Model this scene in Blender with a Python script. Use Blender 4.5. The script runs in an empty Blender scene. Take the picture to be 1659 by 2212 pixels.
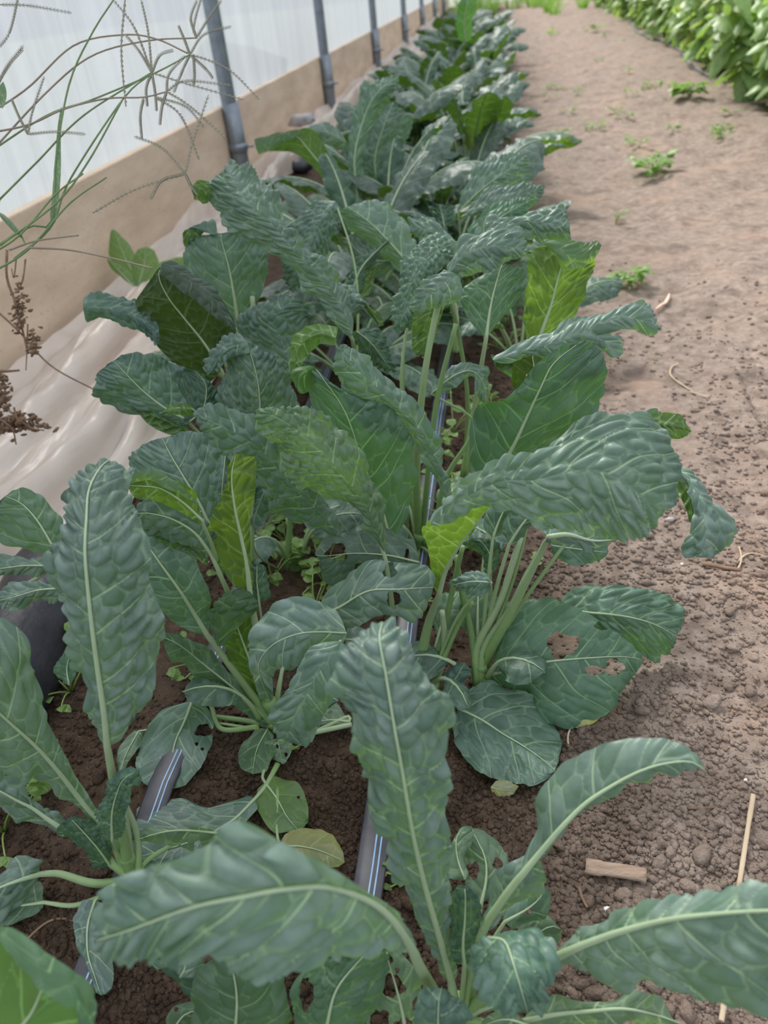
import bpy, math, random
import numpy as np
from mathutils import Vector, Matrix

# ------------------------------------------------------------------ camera
SC = bpy.context.scene
COL = SC.collection
FPX = 1662.0; CX, CY = 829.5, 1106.0; CAMH = 0.55
def _n(v):
    v = np.array(v, float); return v/np.linalg.norm(v)
_Y = _n([1075-CX, -75-CY, FPX]); _Z = -_n([1090-CX, 3497-CY, FPX])
_Z = _n(_Z-(_Z@_Y)*_Y); _X = np.cross(_Y, _Z)
RW = np.stack([_X, _Y, _Z])                 # camera axes (right, down, forward) -> world
cd = bpy.data.cameras.new('camera'); cam = bpy.data.objects.new('camera', cd); COL.objects.link(cam)
cd.sensor_fit = 'VERTICAL'; cd.sensor_height = 36.0; cd.lens = 36.0*FPX/2212.0
m = Matrix(((RW[0][0], -RW[0][1], -RW[0][2], 0), (RW[1][0], -RW[1][1], -RW[1][2], 0),
            (RW[2][0], -RW[2][1], -RW[2][2], CAMH), (0, 0, 0, 1)))
cam.matrix_world = m
cd.clip_start = 0.02; cd.clip_end = 200
cd.dof.use_dof = True; cd.dof.focus_distance = 0.62; cd.dof.aperture_fstop = 8.0
SC.camera = cam
# ------------------------------------------------------------------ light
SC.view_settings.view_transform = 'Standard'; SC.view_settings.look = 'None'
SC.view_settings.gamma = 1.0; SC.view_settings.exposure = 0.0
SC.view_settings.use_curve_mapping = False
w = bpy.data.worlds.new('overcast'); SC.world = w; w.use_nodes = True
wn = w.node_tree.nodes; wl = w.node_tree.links
bg = wn['Background']; bg.inputs['Strength'].default_value = 1.02
tc = wn.new('ShaderNodeTexCoord'); sx = wn.new('ShaderNodeSeparateXYZ'); rp = wn.new('ShaderNodeValToRGB')
wl.new(tc.outputs['Generated'], sx.inputs[0]); wl.new(sx.outputs['Z'], rp.inputs[0]); wl.new(rp.outputs[0], bg.inputs[0])
rp.color_ramp.elements[0].position = 0.0; rp.color_ramp.elements[0].color = (0.40, 0.44, 0.49, 1)
rp.color_ramp.elements[1].position = 0.9; rp.color_ramp.elements[1].color = (1.25, 1.29, 1.36, 1)
sl = bpy.data.lights.new('sun', 'SUN'); sun = bpy.data.objects.new('sun', sl); COL.objects.link(sun)
sl.energy = 5.2; sl.angle = math.radians(14); sl.color = (1.0, 0.96, 0.9)
sun.rotation_euler = Vector((-0.35, 0.62, 0.75)).to_track_quat('Z', 'Y').to_euler()

# ------------------------------------------------------------------ helpers
rng = np.random.default_rng(7); random.seed(7)
def ray(px, py): return RW @ np.array([(px-CX)/FPX, (py-CY)/FPX, 1.0])
def P(px, py, d):                            # a point d metres along the view axis
    r = ray(px, py); zc = .010*(1 if d < 3 else 0)
    if r[2] < 0 and CAMH+r[2]*d < zc: d = (zc-CAMH)/r[2]      # never below the soil
    return r*d + np.array([0, 0, CAMH])
def G(px, py, z=0.0):
    r = ray(px, py); return r*((z-CAMH)/r[2]) + np.array([0, 0, CAMH])
def WX(px, py, x):
    r = ray(px, py); return r*(x/r[0]) + np.array([0, 0, CAMH])
def tag(o, label=None, cat=None, group=None, kind=None):
    if label: o['label'] = label
    if cat: o['category'] = cat
    if group: o['group'] = group
    if kind: o['kind'] = kind
    return o
def empty(name, loc, label, cat, group=None, rz=0):
    o = bpy.data.objects.new(name, None); COL.objects.link(o); o.location = loc
    o.rotation_euler = (0, 0, rz); o.empty_display_size = 0.02
    return tag(o, label, cat, group)
def mesh(name, V, F, mat, parent=None, smooth=True, uv=None, attrs=None):
    V = np.asarray(V, float)
    if parent is not None and parent.type == 'EMPTY': V = V - np.array(parent.location)
    me = bpy.data.meshes.new(name)
    F = np.asarray(F, np.int32) if not isinstance(F, list) else F
    if isinstance(F, np.ndarray):
        k = F.shape[1]; n = len(F)
        me.vertices.add(len(V)); me.vertices.foreach_set('co', V.astype(np.float32).ravel())
        me.loops.add(n*k); me.loops.foreach_set('vertex_index', F.ravel())
        me.polygons.add(n); me.polygons.foreach_set('loop_start', np.arange(0, n*k, k, dtype=np.int32))
        if uv is not None:
            l = me.uv_layers.new(name='UVMap'); l.data.foreach_set('uv', np.asarray(uv, np.float32)[F.ravel()].ravel())
        me.update(calc_edges=True)
    else:
        me.from_pydata([tuple(v) for v in V], [], F); me.update()
    if smooth: me.polygons.foreach_set('use_smooth', np.ones(len(me.polygons), bool))
    if attrs:
        for k_, a in attrs.items():
            at = me.attributes.new(k_, 'FLOAT', 'POINT'); at.data.foreach_set('value', np.asarray(a, np.float32))
    if mat: me.materials.append(mat)
    me.validate()
    o = bpy.data.objects.new(name, me); COL.objects.link(o)
    if parent is not None: o.parent = parent
    return o
def copy_tree(o, parent=None):
    c = o.copy(); COL.objects.link(c); c.parent = parent
    for ch in o.children: copy_tree(ch, c)
    return c
def spline(K, n):                            # Catmull-Rom through K, n samples, roughly even by arc length
    K = np.asarray(K, float)
    if len(K) == 2:
        t = np.linspace(0, 1, n)[:, None]; return K[0]*(1-t)+K[1]*t
    E = np.vstack([2*K[0]-K[1], K, 2*K[-1]-K[-2]])
    L = np.linalg.norm(np.diff(K[:, :3], axis=0), axis=1)+1e-6
    s = np.concatenate([[0], np.cumsum(L)]); q = np.linspace(0, s[-1], n)
    i = np.clip(np.searchsorted(s, q, 'right')-1, 0, len(K)-2); t = ((q-s[i])/L[i])[:, None]
    a, b, c, d = E[i], E[i+1], E[i+2], E[i+3]
    return 0.5*((2*b)+(c-a)*t+(2*a-5*b+4*c-d)*t**2+(3*b-a-3*c+d)*t**3)
def tube_arrays(pts, rad, seg=8, flat=1.0, upv=None):
    pts = np.asarray(pts, float); n = len(pts); rad = np.broadcast_to(rad, (n,))
    T = np.gradient(pts, axis=0); T /= np.linalg.norm(T, axis=1)[:, None]+1e-9
    up = np.array([0, 0, 1.0]) if upv is None else upv
    B = np.cross(T, up); bl = np.linalg.norm(B, axis=1)
    B[bl < .05] = np.cross(T[bl < .05], np.array([0, 1.0, .1])); B /= np.linalg.norm(B, axis=1)[:, None]+1e-9
    for k in range(1, n):
        if B[k]@B[k-1] < 0: B[k] = -B[k]
    U = np.cross(B, T)
    a = np.linspace(0, 2*np.pi, seg, endpoint=False)
    V = pts[:, None]+rad[:, None, None]*(np.cos(a)[None, :, None]*B[:, None]+flat*np.sin(a)[None, :, None]*U[:, None])
    V = V.reshape(-1, 3)
    i, j = np.meshgrid(np.arange(n-1), np.arange(seg), indexing='ij')
    F = np.stack([i*seg+j, i*seg+(j+1) % seg, (i+1)*seg+(j+1) % seg, (i+1)*seg+j], -1).reshape(-1, 4)
    V = np.vstack([V, pts[:1], pts[-1:]]); c0, c1 = n*seg, n*seg+1
    caps = [[c0, (j+1) % seg, j, j] for j in range(seg)]+[[c1, (n-1)*seg+j, (n-1)*seg+(j+1) % seg, (n-1)*seg+(j+1) % seg] for j in range(seg)]
    caps = [c[:3] for c in caps]
    uv = np.zeros((len(V), 2)); uv[:n*seg, 0] = np.repeat(np.linspace(0, 1, n), seg); uv[-1, 0] = 1
    return V, F, caps, uv
def tube(name, pts, rad, mat, parent=None, seg=8, flat=1.0, upv=None, attrs=None):
    V, F, caps, uv = tube_arrays(pts, rad, seg, flat, upv)
    F3 = np.vstack([np.stack([F[:, 0], F[:, 1], F[:, 2]], 1), np.stack([F[:, 0], F[:, 2], F[:, 3]], 1), np.array(caps)])
    return mesh(name, V, F3, mat, parent, uv=uv)
def _h(ix, iy, s):
    h = (ix.astype(np.int64)*374761393+iy.astype(np.int64)*668265263+s*1274126177) & 0x7fffffff
    h = ((h ^ (h >> 13))*1103515245) & 0x7fffffff
    return ((h ^ (h >> 16)) & 0xffff)/65535.0
def vnoise(x, y, s=0):
    ix, iy = np.floor(x), np.floor(y); fx, fy = x-ix, y-iy
    fx, fy = fx*fx*(3-2*fx), fy*fy*(3-2*fy)
    a, b, c, d = _h(ix, iy, s), _h(ix+1, iy, s), _h(ix, iy+1, s), _h(ix+1, iy+1, s)
    return (a*(1-fx)+b*fx)*(1-fy)+(c*(1-fx)+d*fx)*fy-0.5
def sstep(a, b, x):
    t = np.clip((x-a)/(b-a), 0, 1); return t*t*(3-2*t)
def gh(x, y, fine=True):                     # height of the soil
    x = np.asarray(x, float); y = np.asarray(y, float)
    bed = 1-sstep(0.02, 0.22, x+.04*vnoise(y*3, x*0, 3))
    z = 0.018*vnoise(x*3.1, y*2.7, 1)+0.012*vnoise(x*9, y*7, 2)*(1-.3*bed)
    z += -0.006*np.exp(-((x+.03)/.07)**2)+bed*0.008*vnoise(x*22, y*22, 4)
    z += (.006+.006*sstep(0, .2, x))*vnoise(x*20+5, y*14, 5)+.006*sstep(0, .2, x)*vnoise(x*34, y*27, 8)+0.02*sstep(.25, .5, x)*vnoise(x*6, y*4.4, 9)
    fx, fy = (x-.405)/.05, (y-1.03)/.13; fm = np.clip(1.6-1.6*(fx**4+fy**4), 0, 1)       # a shoe print
    z = z*(1-.75*fm)-.012*fm+.0035*fm*(np.sin(fy*13) > .2)
    if fine:
        z = z-.0*fm
        f = 1/(1+y*.35)
        z += f*(0.0055*vnoise(x*48, y*48, 6)+0.004*vnoise(x*105, y*105, 7))*(1-.25*sstep(.3, .6, x))
    return z

# ------------------------------------------------------------------ materials
def mat(name):
    M = bpy.data.materials.new(name); M.use_nodes = True
    nt = M.node_tree; b = nt.nodes['Principled BSDF']; o = nt.nodes['Material Output']
    return M, nt, b, o
def nd(nt, t, **k):
    n = nt.nodes.new(t)
    for a, v in k.items(): setattr(n, a, v)
    return n
def noise(nt, scale, detail=3, rough=.5, vec=None, dist=0):
    n = nd(nt, 'ShaderNodeTexNoise'); n.inputs['Scale'].default_value = scale
    n.inputs['Detail'].default_value = detail; n.inputs['Roughness'].default_value = rough; n.inputs['Distortion'].default_value = dist
    if vec is not None: nt.links.new(vec, n.inputs['Vector'])
    return n
def ramp(nt, src, stops):
    r = nd(nt, 'ShaderNodeValToRGB'); nt.links.new(src, r.inputs[0]); e = r.color_ramp.elements
    while len(e) < len(stops): e.new(0.5)
    for k, (p, c) in enumerate(stops):
        e[k].position = p; e[k].color = (*c, 1) if len(c) == 3 else c
    return r
def mix(nt, fac, a, b, mode='MIX'):
    n = nd(nt, 'ShaderNodeMix', data_type='RGBA', blend_type=mode)
    for s, v in ((0, fac), (6, a), (7, b)):
        if isinstance(v, (int, float)): n.inputs[s].default_value = v
        elif isinstance(v, tuple): n.inputs[s].default_value = (*v, 1)
        else: nt.links.new(v, n.inputs[s])
    return n.outputs[2]
def math_(nt, op, a, b=0.0, c=0.0):
    n = nd(nt, 'ShaderNodeMath', operation=op)
    for s, v in enumerate((a, b, c)):
        if isinstance(v, (int, float)): n.inputs[s].default_value = v
        else: nt.links.new(v, n.inputs[s])
    return n.outputs[0]
def mrange(nt, v, a, b, c=0.0, d=1.0):
    n = nd(nt, 'ShaderNodeMapRange', interpolation_type='SMOOTHSTEP'); nt.links.new(v, n.inputs[0])
    for k, q in enumerate((a, b, c, d)): n.inputs[k+1].default_value = q
    return n.outputs[0]
def bump(nt, h, strength, dist, bsdf):
    b = nd(nt, 'ShaderNodeBump'); b.inputs['Strength'].default_value = strength; b.inputs['Distance'].default_value = dist
    nt.links.new(h, b.inputs['Height'])
    for t in (bsdf if isinstance(bsdf, list) else [bsdf]): nt.links.new(b.outputs[0], t.inputs['Normal'])
def objvec(nt, scale=(1, 1, 1)):
    t = nd(nt, 'ShaderNodeTexCoord'); mp = nd(nt, 'ShaderNodeMapping'); mp.inputs['Scale'].default_value = scale
    nt.links.new(t.outputs['Object'], mp.inputs[0]); return mp.outputs[0]
def simple(name, c1, c2, scale, rough=.7, bstr=.3, bdist=.002, spec=.4, stretch=(1, 1, 1), metal=0):
    M, nt, b, o = mat(name); v = objvec(nt, stretch); n = noise(nt, scale, 5, .6, v)
    r = ramp(nt, n.outputs[0], [(.3, c1), (.7, c2)]); nt.links.new(r.outputs[0], b.inputs['Base Color'])
    b.inputs['Roughness'].default_value = rough; b.inputs['Specular IOR Level'].default_value = spec; b.inputs['Metallic'].default_value = metal
    bump(nt, n.outputs[0], bstr, bdist, b); return M

def leaf_mat(name, top_a, top_b, wax, under, trans, vein, tfac=.3, wet=.0):
    M, nt, b, o = mat(name)
    L = nt.links
    at = lambda n_: nd(nt, 'ShaderNodeAttribute', attribute_name=n_).outputs['Fac']
    vl, vc, cr, bh = math_(nt, 'ABSOLUTE', at('vl')), at('vc'), at('cr'), at('bh')
    uvm = nd(nt, 'ShaderNodeUVMap').outputs[0]
    n1 = noise(nt, 26, 3, .55, uvm); n2 = noise(nt, 260, 3, .6, uvm)
    t = mix(nt, mrange(nt, n1.outputs[0], .35, .66), top_a, top_b)
    n3 = noise(nt, 70, 4, .6, uvm)
    t = mix(nt, math_(nt, 'MULTIPLY', mrange(nt, n3.outputs[0], .25, .7, .35, 1.0), math_(nt, 'MULTIPLY_ADD', cr, .45, .25)), t, wax)
    t = mix(nt, math_(nt, 'MULTIPLY', mrange(nt, n2.outputs[0], .5, .8), .18), t, top_b)
    vfl = mrange(nt, vl, .0009, .00035, 0, .75); vfc = mrange(nt, vc, .0009, .0001, 0, .32); vfu = math_(nt, 'MAXIMUM', mrange(nt, vl, .0013, .0003, 0, .9), mrange(nt, vc, .0008, .0002, 0, .5))
    vf = math_(nt, 'MAXIMUM', vfl, vfc)
    t = mix(nt, vf, t, vein)
    u = mix(nt, mrange(nt, n1.outputs[0], .3, .7), under, tuple(x*.72 for x in under))
    u = mix(nt, vfu, u, tuple(min(1, x*1.5+.08) for x in under))
    geo = nd(nt, 'ShaderNodeNewGeometry')
    col = mix(nt, geo.outputs['Backfacing'], t, u)
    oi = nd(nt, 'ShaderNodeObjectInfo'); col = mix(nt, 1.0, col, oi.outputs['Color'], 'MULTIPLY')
    L.new(col, b.inputs['Base Color'])
    b.inputs['Roughness'].default_value = .43; b.inputs['Specular IOR Level'].default_value = .5
    b.inputs['Sheen Weight'].default_value = .03; b.inputs['Sheen Roughness'].default_value = .5
    tr = nd(nt, 'ShaderNodeBsdfTranslucent')
    tc_ = mix(nt, vfu, trans, tuple(min(1, x*1.3+.1) for x in trans)); tc_ = mix(nt, 1.0, tc_, oi.outputs['Color'], 'MULTIPLY'); L.new(tc_, tr.inputs[0])
    ms = nd(nt, 'ShaderNodeMixShader'); ms.inputs[0].default_value = tfac
    L.new(b.outputs[0], ms.inputs[1]); L.new(tr.outputs[0], ms.inputs[2]); L.new(ms.outputs[0], o.inputs[0])
    hh = math_(nt, 'ADD', math_(nt, 'MULTIPLY', n2.outputs[0], .35), math_(nt, 'MULTIPLY', vfl, -.8))
    bump(nt, hh, .35, .0012, [b])
    return M
M_kale = leaf_mat('kale blade', (.056, .122, .100), (.060, .140, .078), (.30, .39, .37), (.105, .20, .045), (.20, .42, .035), (.42, .56, .38), .22)
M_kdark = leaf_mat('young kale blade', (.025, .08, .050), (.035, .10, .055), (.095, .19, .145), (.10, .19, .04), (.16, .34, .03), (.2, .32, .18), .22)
M_kgreen = leaf_mat('green kale blade', (.085, .165, .10), (.095, .19, .095), (.28, .38, .30), (.15, .28, .06), (.26, .5, .05), (.42, .55, .33), .3)
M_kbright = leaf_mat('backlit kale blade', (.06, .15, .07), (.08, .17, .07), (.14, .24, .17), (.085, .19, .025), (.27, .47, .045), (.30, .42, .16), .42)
M_yel = leaf_mat('yellowing blade', (.28, .31, .06), (.12, .20, .06), (.33, .33, .22), (.5, .45, .08), (.6, .55, .05), (.4, .42, .2), .25)
M_weed = leaf_mat('weed leaf', (.14, .26, .06), (.20, .34, .07), (.22, .36, .12), (.25, .38, .08), (.35, .6, .06), (.35, .48, .2), .35)
M_basil = leaf_mat('basil leaf', (.16, .30, .09), (.24, .40, .12), (.36, .50, .26), (.32, .46, .16), (.40, .62, .12), (.4, .5, .25), .35)
def stalk_mat(name, c0, c1):
    M, nt, b, o = mat(name); uvm = nd(nt, 'ShaderNodeUVMap').outputs[0]
    s = nd(nt, 'ShaderNodeSeparateXYZ'); nt.links.new(uvm, s.inputs[0])
    r = ramp(nt, s.outputs[0], [(.0, c0), (.6, c1)])
    v = objvec(nt, (1, 1, 1)); n = noise(nt, 120, 3, .5, v)
    c = mix(nt, math_(nt, 'MULTIPLY', n.outputs[0], .3), r.outputs[0], tuple(x*.6 for x in c0))
    nt.links.new(c, b.inputs['Base Color']); b.inputs['Roughness'].default_value = .42
    b.inputs['Subsurface Weight'].default_value = .0
    bump(nt, n.outputs[0], .15, .001, b); return M
M_rib = stalk_mat('kale midrib', (.22, .37, .12), (.46, .58, .38))
M_stem = stalk_mat('kale stem', (.16, .27, .10), (.22, .36, .14))
M_wstem = stalk_mat('weed stem', (.20, .30, .08), (.28, .40, .12))

def soil_mat():
    M, nt, b, o = mat('soil'); L = nt.links
    g = nd(nt, 'ShaderNodeNewGeometry'); pos = g.outputs['Position']
    s = nd(nt, 'ShaderNodeSeparateXYZ'); L.new(pos, s.inputs[0])
    n1 = noise(nt, 5, 4, .6, pos); n2 = noise(nt, 60, 5, .65, pos); n3 = noise(nt, 420, 3, .6, pos)
    xx = math_(nt, 'ADD', s.outputs[0], math_(nt, 'MULTIPLY', math_(nt, 'SUBTRACT', n1.outputs[0], .5), .16))
    xx = math_(nt, 'ADD', xx, math_(nt, 'MULTIPLY', math_(nt, 'SUBTRACT', n2.outputs[0], .5), .05))
    dry = mrange(nt, xx, -.02, .15)
    cd_ = ramp(nt, n2.outputs[0], [(.25, (.17, .128, .103)), (.5, (.275, .215, .178)), (.75, (.39, .32, .272))])
    cr_ = mix(nt, mrange(nt, n1.outputs[0], .48, .68, 0, .6), cd_.outputs[0], (.36, .25, .19))
    cm = ramp(nt, n2.outputs[0], [(.3, (.042, .027, .018)), (.55, (.085, .055, .038)), (.75, (.14, .095, .068))])
    c = mix(nt, dry, cm.outputs[0], cr_)
    n4 = noise(nt, 17, 4, .65, pos, .4); c = mix(nt, mrange(nt, n4.outputs[0], .5, .36, 0, .42), c, (.115, .082, .064))
    c = mix(nt, math_(nt, 'MULTIPLY', mrange(nt, n3.outputs[0], .55, .75), .22), c, (.5, .42, .36))
    L.new(c, b.inputs['Base Color']); b.inputs['Roughness'].default_value = .9; b.inputs['Specular IOR Level'].default_value = .2
    h = math_(nt, 'ADD', n2.outputs[0], math_(nt, 'MULTIPLY', n3.outputs[0], .45))
    bump(nt, h, .8, .006, b); return M
M_soil = soil_mat()
M_board = simple('weathered board', (.56, .41, .29), (.76, .60, .46), 22, .75, .3, .001, stretch=(1, .35, 1))
def board_mat():
    M, nt, b, o = mat('weathered board'); v = objvec(nt, (1, 1, 1)); g = noise(nt, 7, 4, .6, objvec(nt, (1, .5, 2.2))); n = noise(nt, 130, 3, .7, v)
    vo = nd(nt, 'ShaderNodeTexVoronoi'); vo.inputs['Scale'].default_value = 75; nt.links.new(v, vo.inputs['Vector'])
    r = ramp(nt, g.outputs[0], [(.3, (.62, .47, .34)), (.7, (.86, .69, .54))])
    c = mix(nt, mrange(nt, vo.outputs['Distance'], .22, .05, 0, .42), r.outputs[0], (.26, .17, .11)); c = mix(nt, mrange(nt, n.outputs[0], .5, .8, 0, .3), c, (.85, .72, .58))
    nt.links.new(c, b.inputs['Base Color']); b.inputs['Roughness'].default_value = .8; bump(nt, n.outputs[0], .4, .001, b); return M
M_board = board_mat()
M_post = simple('galvanised steel', (.20, .23, .27), (.30, .34, .39), 30, .42, .1, .0005, .5, metal=.55)
M_tape = simple('black drip tape', (.035, .035, .045), (.10, .10, .125), 30, .4, .25, .001, .5)
M_stripe = simple('blue stripe', (.25, .45, .75), (.42, .6, .85), 60, .5)
M_blackfilm = simple('black plastic', (.012, .012, .017), (.05, .05, .065), 14, .42, .5, .01)
M_straw = simple('straw', (.45, .33, .22), (.62, .5, .36), 50, .8, stretch=(1, .2, 1))
M_dry = simple('dry stalk', (.13, .08, .05), (.30, .20, .13), 60, .85)
M_grass = simple('grass stem', (.13, .22, .09), (.22, .32, .14), 40, .6)
M_gred = simple('grass stem red', (.26, .20, .15), (.36, .30, .24), 40, .6)
M_spike = simple('grass spike', (.25, .24, .18), (.36, .35, .26), 300, .8)
M_white = simple('white fleck', (.75, .75, .73), (.88, .88, .86), 90, .7)

def film_mat(name, col, tr, transp, rough=.35, streak=True):
    M, nt, b, o = mat(name); L = nt.links
    v = objvec(nt, (1, 26, 1.0) if streak else (5, 1.2, 5)); n = noise(nt, 1.0 if streak else 2.2, 4, .6, v, .3)
    v2 = objvec(nt, (1, 1, 1)); n2 = noise(nt, 2.6, 4, .6, v2, .5)
    c = mix(nt, mrange(nt, n.outputs[0], .3, .7), col, tuple(x*.88 for x in col))
    if not streak: c = mix(nt, mrange(nt, n2.outputs[0], .45, .8, 0, .7), c, (.62, .46, .33))
    L.new(c, b.inputs['Base Color']); b.inputs['Roughness'].default_value = rough
    t = nd(nt, 'ShaderNodeBsdfTranslucent'); L.new(c, t.inputs[0])
    ms = nd(nt, 'ShaderNodeMixShader'); ms.inputs[0].default_value = tr
    L.new(b.outputs[0], ms.inputs[1]); L.new(t.outputs[0], ms.inputs[2])
    tp = nd(nt, 'ShaderNodeBsdfTransparent'); m2 = nd(nt, 'ShaderNodeMixShader')
    L.new(mrange(nt, n2.outputs[0], .3, .75, transp*1.4, transp*.5), m2.inputs[0])
    L.new(ms.outputs[0], m2.inputs[1]); L.new(tp.outputs[0], m2.inputs[2]); L.new(m2.outputs[0], o.inputs[0])
    bump(nt, n.outputs[0], .5, .02, [b]); return M
M_film = film_mat('greenhouse film', (.64, .67, .735), .74, .10)
M_sheet = film_mat('old plastic sheet', (.93, .83, .75), .30, .07, .3, False)
M_drop, nt_, b_, o_ = mat('water'); b_.inputs['Transmission Weight'].default_value = 1; b_.inputs['Roughness'].default_value = .02; b_.inputs['IOR'].default_value = 1.33
# ------------------------------------------------------------------ setting
def make_floor():
    ys = [0.03]
    while ys[-1] < 17: ys.append(ys[-1]+.0036+.0062*max(0, ys[-1]-.3))
    ys = np.array(ys)
    xs = np.concatenate([np.arange(-1.0, .9, .0052), np.linspace(.9, 4.2, 170)])
    X, Y = np.meshgrid(xs, ys); Z = gh(X, Y)
    n, m_ = X.shape; i, j = np.meshgrid(np.arange(n-1), np.arange(m_-1), indexing='ij')
    F = np.stack([i*m_+j, i*m_+j+1, (i+1)*m_+j+1, (i+1)*m_+j], -1).reshape(-1, 4)
    return tag(mesh('floor', np.stack([X, Y, Z], -1).reshape(-1, 3), F, M_soil), kind='structure')
floor = make_floor()
og = mesh('outdoor_ground', [(-14, -2, -.03), (-1.0, -2, -.03), (-1.0, 30, -.03), (-14, 30, -.03)], np.array([[0, 1, 2, 3]]),
          simple('grass ground', (.22, .26, .20), (.34, .36, .30), 3, .9)); tag(og, kind='structure')
eg = mesh('outdoor_ground', [(-1.0, 16.8, .0), (12, 16.8, .0), (12, 40, .3), (-1.0, 40, .3)], np.array([[0, 1, 2, 3]]), og.data.materials[0]); tag(eg, kind='structure')

# loose clods: the largest are parts of the floor, the rest one "stuff" part
def ico(sub):
    import bmesh
    bm = bmesh.new(); bmesh.ops.create_icosphere(bm, subdivisions=sub, radius=1.0)
    V = np.array([v.co[:] for v in bm.verts]); F = np.array([[v.index for v in f.verts] for f in bm.faces]); bm.free(); return V, F
def clod_shape(V, k):
    r = np.random.default_rng(k); c = r.normal(size=(5, 3)); a = r.uniform(-.22, .22, 5)
    s = 1+sum(a[i]*np.sin(V@c[i]*2.2+i) for i in range(5)); return V*s[:, None]*np.array([1, r.uniform(.7, 1), r.uniform(.55, .8)])
I1, I2 = ico(1), ico(2)
clod_me = []
for k in range(8):
    o = mesh('soil_clod', clod_shape(I2[0], k), I2[1], M_soil); clod_me.append(o.data); bpy.data.objects.remove(o)
def spot():
    while True:
        px, py = random.uniform(-40, 1700), random.uniform(1000, 2260)
        p = G(px, py); x, y = p[0], p[1]
        if vnoise(np.array(x*7), np.array(y*7), 21) > -.12 or random.random() < .35: return x, y
for k in range(280):
    x, y = spot(); s = random.uniform(.003, .0058) if k > 70 else random.uniform(.005, .0085)
    o = bpy.data.objects.new('soil_clod', clod_me[k % 8]); COL.objects.link(o); o.parent = floor
    o.location = (x, y, float(gh(x, y))+s*.25); o.scale = (s, s, s); o.rotation_euler = (random.uniform(-.4, .4), random.uniform(-.4, .4), random.uniform(0, 6.3))
def clod_stuff(n):
    base = [clod_shape(I1[0], 50+k) for k in range(12)]; V = []; F = []; nv = len(I1[0])
    n = int(n); px = np.where(rng.uniform(size=n) < .76, rng.uniform(-60, 1700, n), rng.uniform(1700, 2700, n)); py = 560+1690*rng.uniform(0, 1, n)**.62
    for k in range(n):
        p = G(px[k], py[k]); x, y = p[0], p[1]
        cl = vnoise(np.array(x*9), np.array(y*9), 21)
        if cl < rng.uniform(-.45, .05): continue
        s = .0009+.0030*rng.uniform()**2.2; s *= 1+.3*(y > .6)
        a = rng.uniform(0, 6.28); R = np.array([[math.cos(a), -math.sin(a), 0], [math.sin(a), math.cos(a), 0], [0, 0, 1]])
        V.append(base[k % 12]@R*s+np.array([x, y, 0])); F.append(I1[1]+nv*(len(V)-1))
    V = np.array(V); c = V[:, :, :2].mean(1); V[:, :, 2] += (gh(c[:, 0], c[:, 1])+.0004)[:, None]
    return tag(mesh('small_clods', V.reshape(-1, 3), np.vstack(F), M_soil, floor), kind='stuff')
clod_stuff(58000)

# board, posts, film wall
WXX = -.86; PY = [0.9, 2.64, 4.28, 6.15, 8.2, 10.2, 12.3, 14.4]
bb = tag(bpy.data.objects.new('baseboard_left', None), kind='structure'); COL.objects.link(bb)
def box(name, x0, x1, y0, y1, z0, z1, mt, parent, tilt=0, seg=1):
    import bmesh
    V = []; ys_ = np.linspace(y0, y1, seg+1)
    for y in ys_:
        dz = tilt*(y-y0); V += [(x0, y, z0), (x1, y, z0), (x1, y, z1+dz), (x0, y, z1+dz)]
    F = [[3, 2, 1, 0], [4*seg, 4*seg+1, 4*seg+2, 4*seg+3]]
    for s in range(seg):
        a = 4*s
        for q in range(4): F.append([a+q, a+(q+1) % 4, a+4+(q+1) % 4, a+4+q])
    o = mesh(name, V, F, mt, parent, smooth=False)
    bv = o.modifiers.new('bevel', 'BEVEL'); bv.width = .003; bv.segments = 2; return o
edges = [-.6]+[p+.02 for p in PY[1:]]+[16.5]
tops = [.262, .262, .257, .25, .24, .235, .225, .22, .22]
for k in range(len(edges)-1):
    box('board', WXX-.022, WXX, edges[k]+.003, edges[k+1]-.003, -.05, tops[k], M_board, bb)
ordn = ['second', 'third', 'fourth', 'fifth', 'sixth', 'seventh', 'eighth']
for k, y in enumerate(PY[1:]):
    lb = 'galvanised grey hoop post nearest the camera, in front of the board' if k == 0 else '%s galvanised hoop post from the camera along the film wall' % ordn[k-1]
    t = empty('hoop_post', (WXX+.028, y, 0), lb, 'post', 'hoop posts along the film wall')
    z = np.linspace(-.1, 1.9, 16); pts = np.stack([WXX+.028-.02+0*z+.10*np.clip(z-.8, 0, 9)**2, y+0*z, z], 1)
    pts[:, 0] += .004
    tube('ground_pipe', np.stack([WXX+.026+z[:4]*0, y+z[:4]*0, np.linspace(-.1, .27, 4)], 1), .0275, M_post, t, 16)
    tube('hoop_pipe', pts+np.array([.01, 0, 0]), .0235, M_post, t, 16)
    tube('clamp_band', [(WXX+.026, y, .13), (WXX+.026, y, .155)], .031, M_post, t, 16)
    tube('bolt', [(WXX+.05, y, .143), (WXX+.078, y, .143)], .004, M_post, t, 8)
def film():
    ys_ = np.arange(-.4, 16.5, .03); zs = np.linspace(-.02, 1.9, 50); Y, Z = np.meshgrid(ys_, zs)
    X = WXX-.035+.10*np.clip(Z-.8, 0, 9)**2+.012*vnoise(Y*3, Z*.7, 31)+.006*vnoise(Y*14, Z*1.2, 32)
    n, m_ = X.shape; i, j = np.meshgrid(np.arange(n-1), np.arange(m_-1), indexing='ij')
    F = np.stack([i*m_+j, i*m_+j+1, (i+1)*m_+j+1, (i+1)*m_+j], -1).reshape(-1, 4)
    tag(mesh('wall_left', np.stack([X, Y, Z], -1).reshape(-1, 3), F, M_film), kind='structure')
film()
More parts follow.
